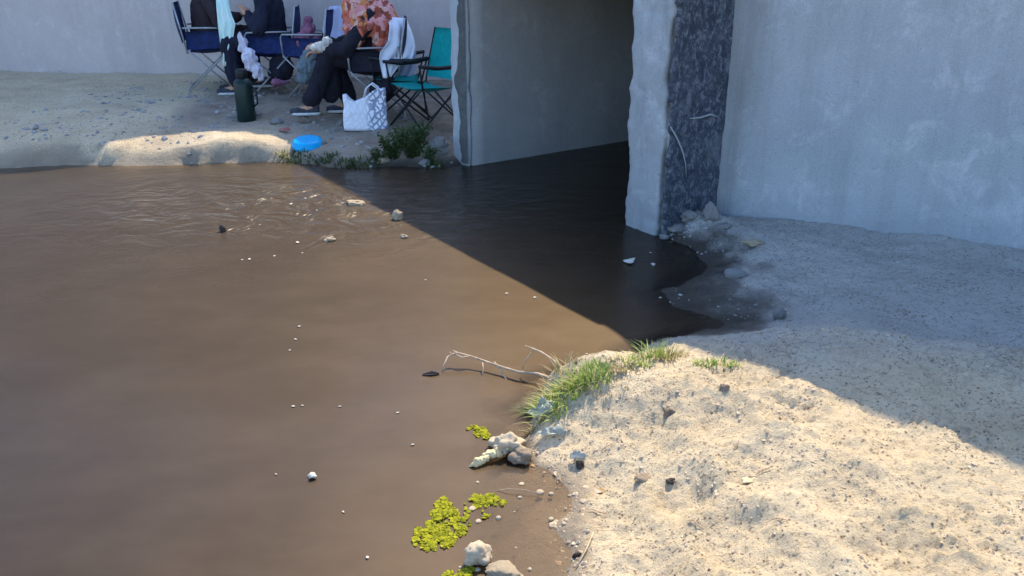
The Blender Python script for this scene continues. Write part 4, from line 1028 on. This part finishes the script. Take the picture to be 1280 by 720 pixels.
s_.cap(g['chest']+Vector((.08, .05, .0)), .10, hc+Vector((.05, .03, -.12)), .07); s_.cap(g['chest']+Vector((-.12, 0, 0)), .12, g['chest']+Vector((-.14, 0, -.2)), .12)
remeshed(s_, 'headscarf', M['scarf'], rp, .010, 3, fold=.05, fs=11)['label'] = 'orange and pink flowered headscarf'
# person in navy, torso upright, facing left
P1_ = dict(hip=(0, 0, .53), chest=(.0, 0, .93), head=(.07, 0, 1.22), look=(1, 0, -.25), elbow_l=(.10, .27, .66), wrist_l=(.20, .16, .80), elbow_r=(.12, -.27, .66), wrist_r=(.19, -.05, .77),
           knee_l=(.42, .12, .53), ankle_l=(.40, .14, .09), knee_r=(.42, -.12, .53), ankle_r=(.42, -.14, .09))
person(cA, PI+.15, 'navy_cloth', P1_, 'person in dark navy robe seated facing left with bare hands in the lap')
P3_ = dict(hip=(0, 0, .53), chest=(.04, 0, .92), head=(.14, 0, 1.2), look=(1, 0, -.3), elbow_l=(.14, .26, .68), wrist_l=(.34, .14, .72), elbow_r=(.14, -.27, .68), wrist_r=(.34, -.16, .74),
           knee_l=(.40, .11, .54), ankle_l=(.40, .13, .09), knee_r=(.40, -.11, .54), ankle_r=(.42, -.13, .09))
r3, g3 = person(cD, .25, 'brown_cloth', P3_, 'person in dark brown robe at the far left with a mint scarf')
# ------------------------------------------------------------------ cloths and bags
def drape(name, rows, mat, parent=None, label=None, cat=None, fold=.012, nf=7, thick=.003, seed=1, nx=26, ny=22):
    """cloth through rows of left/right points from top to bottom"""
    V_ = []; F_ = []; rows = [(Vector(a), Vector(b_)) for a, b_ in rows]
    for j in range(ny+1):
        t_ = j/ny*(len(rows)-1); k = min(int(t_), len(rows)-2); f_ = t_-k
        a = rows[k][0].lerp(rows[k+1][0], f_); b_ = rows[k][1].lerp(rows[k+1][1], f_)
        n = (b_-a).cross(Vector((0, 0, 1))); n = n.normalized() if n.length > 1e-6 else Vector((0, 1, 0))
        for i in range(nx+1):
            s__ = i/nx; V_.append(a.lerp(b_, s__)+n*fold*(math.sin(s__*nf*2*PI/2+seed+t_*.6)+.5*float(vn(s__*9, t_*2, seed, 2)))*(.4+.6*j/ny))
    for j in range(ny):
        for i in range(nx): k = j*(nx+1)+i; F_.append((k, k+1, k+nx+2, k+nx+1))
    o = mesh_obj(name, V_, F_, mat, parent); so_ = o.modifiers.new('thick', 'SOLIDIFY'); so_.thickness = thick
    if label: tag(o, label, cat)
    return o
def w3(x, y, Y): return pd(x, y, Y)
drape('white_sheet', [(w3(484, 21, 7.86), w3(508, 23, 8.0)), (w3(486, 34, 7.74), w3(515, 38, 7.95)), (w3(484, 52, 7.66), w3(520, 58, 7.95)), (w3(474, 66, 7.62), w3(516, 74, 7.85)), (w3(475, 80, 7.62), w3(498, 82, 7.75)), (w3(480, 98, 7.62), w3(488, 96, 7.66))], M['white_cloth'],
      label='white cloth draped over the back of the hunched person\'s chair', cat='cloth', nf=5, fold=.015)
drape('grey_blanket', [(w3(500, 60, 8.16), w3(520, 62, 8.16)), (w3(496, 84, 8.16), w3(520, 84, 8.16)), (w3(490, 104, 8.15), w3(512, 104, 8.15))], M['paleblue_cloth'],
      label='grey-blue cloth hanging below the white cloth behind the teal chair', cat='cloth', nf=5)
drape('pale_blue_towel', [(w3(412, 8, 8.72), w3(438, 6, 8.72)), (w3(405, 24, 8.70), w3(437, 22, 8.70)), (w3(403, 38, 8.68), w3(437, 40, 8.68)), (w3(408, 47, 8.66), w3(434, 50, 8.66))], M['paleblue_cloth'],
      label='pale blue towel hanging behind the hunched person\'s knees', cat='towel', nf=6)
drape('towel_rail', [(w3(366, 46, 8.74), w3(366, 49, 8.74)), (w3(436, 46, 8.7), w3(436, 48, 8.7))], M['silver_tube'], label='grey rail across the back of the heaped chair', cat='rail', fold=.0, thick=.012) if False else None
def blobcloth(name, pts, mat, label, cat, vox=.012, fold=.03, fs=14, sm=4):
    mb = MB(); 
    for p, r_ in pts: mb.ball(p, r_, 12, 8)
    c_ = Vector(pts[0][0]); mb.v = [tuple(Vector(v)-c_) for v in mb.v]
    o = remeshed(mb, name, mat, None, vox, sm, fold=fold, fs=fs); o.location = c_; tag(o, label, cat); return o
blobcloth('mauve_bundle', [(w3(381, 52, 8.75), .10), (w3(386, 38, 8.75), .07), (w3(384, 26, 8.78), .05), (w3(396, 56, 8.7), .07)], M['pink_cloth'], 'mauve bundle of clothing stuffed on the heaped chair', 'bundle')
blobcloth('cream_bundle', [(w3(402, 59, 7.75), (.075, .05, .05)), (w3(409, 53, 7.75), (.05, .05, .05)), (w3(394, 60, 7.75), .04)], M['cream'], 'cream cloth bundle by the hunched person\'s hands', 'bundle', .008, .02, 30)
blobcloth('grey_bag', [(w3(384, 84, 8.5), (.10, .07, .12)), (w3(386, 70, 8.5), (.07, .06, .07)), (w3(380, 98, 8.5), (.08, .07, .06))], M['grey_bag'], 'slumped grey-green bag hanging in front of the heaped chair', 'bag', .010, .03, 22)
blobcloth('plastic_carrier', [(w3(312, 74, 8.72), (.075, .05, .12)), (w3(321, 88, 8.72), (.06, .045, .08)), (w3(304, 58, 8.74), (.045, .035, .08)), (w3(327, 96, 8.72), (.03, .03, .05)), (w3(301, 48, 8.74), (.022, .02, .07))], M['plastic_bag'], 'white plastic carrier bag hanging above the thermos', 'bag', .008, .03, 24, 3)
# mint scarf of the person at far left
mi = (Matrix.Translation(cD) @ Matrix.Rotation(.25, 4, 'Z')).inverted()
mrow = [(mi@w3(270, -6, 8.95), mi@w3(284, -6, 8.95)), (mi@w3(271, 10, 8.9), mi@w3(287, 12, 8.9)), (mi@w3(273, 34, 8.86), mi@w3(294, 30, 8.86)), (mi@w3(276, 58, 8.84), mi@w3(290, 56, 8.84)), (mi@w3(279, 84, 8.84), mi@w3(283, 82, 8.84))]
o = drape('scarf', mrow, M['mint_cloth'], r3, fold=.014, nf=5); o['label'] = 'pale mint scarf hanging down in front'
blobcloth('backpack', [(w3(352, 84, 8.95), (.13, .09, .14)), (w3(352, 74, 8.95), (.10, .08, .08)), (w3(346, 92, 8.88), (.09, .05, .07))], M['black_canvas'], 'black backpack on the ground below the person in navy', 'backpack', .012, .02, 14)
blobcloth('sandal', [(w3(350, 103, 8.6), (.10, .045, .022)), (w3(345, 103, 8.6), (.05, .045, .035))], M['pink_cloth'], 'mauve sandal left on the ground between the chairs', 'sandal', .008, .01, 20)
blobcloth('dark_bag', [(w3(478, 112, 7.75), (.12, .09, .11)), (w3(484, 102, 7.75), (.08, .07, .08))], M['black_cloth'], 'black bag on the ground behind the printed shopper', 'bag', .012, .03, 14)
# thermos
tp = spot(307, 7.72); root = empty('thermos_flask', tp); tag(root, 'tall dark green thermos flask standing on the ground below the carrier bag', 'flask')
tp.z = gz(tp.x, tp.y); root.location.z = tp.z
V_, F_ = lathe([(.001, 0), (.078, 0), (.083, .01), (.083, .33), (.078, .35), (.045, .385), (.001, .386)], 28); mesh_obj('flask_body', V_, F_, M['thermos'], root)
V_, F_ = lathe([(.042, .38), (.05, .39), (.05, .45), (.045, .46), (.001, .461)], 24); mesh_obj('lid', V_, F_, M['black_tube'], root)
hb = MB(); hb.tube([(.08, -.02, .31), (.12, -.03, .29), (.125, -.03, .16), (.082, -.02, .13)], .009, 7); hb.build('handle', M['black_tube'], root)
# printed shopper
bp_ = spot(457, 7.42); root = empty('shopping_bag', bp_, .0); tag(root, 'white shopping bag with blue-grey printed strokes standing before the hunched person', 'bag')
hw, th = .195, .055; V_ = []; F_ = []; ny_, nx_ = 12, 14
def ring(z, t_):
    r_ = []
    w_ = hw*(1-.06*t_)
    for i in range(40):
        a = 2*PI*i/40; cx, cy = math.cos(a), math.sin(a); e = .35
        x_ = w_*math.copysign(abs(cx)**e, cx); y_ = th*(1-.5*t_)*math.copysign(abs(cy)**e, cy)
        dip = .085*t_**2*max(0, 1-((x_+.06)/.10)**2) - .03*t_**2*(x_/hw)
        r_.append((x_+.006*float(vn(x_*22, z*18, cy, 4)), y_+.010*float(vn(x_*18, z*16, cy*2, 5)), z-dip))
    return r_
for j in range(13): V_ += ring(.335*j/12, j/12)
for j in range(12):
    for i in range(40): a = j*40+i; b_ = j*40+(i+1) % 40; F_.append((a, b_, b_+40, a+40))
F_.append(tuple(range(39, -1, -1)))
o = mesh_obj('bag_body', V_, F_, M['shopper'], root); so_ = o.modifiers.new('thick', 'SOLIDIFY'); so_.thickness = .002; so_.offset = -1
for s in (-1, 1):
    hb = MB(); hb.tube([(.0, s*.03, .29), (.02, s*.035, .36), (.07, s*.035, .40), (.12, s*.035, .365), (.14, s*.03, .29)], .006, 6); hb.build('handle', M['white_cloth'], root)
print('tris', sum(len(m_.polygons) for m_ in bpy.data.meshes))
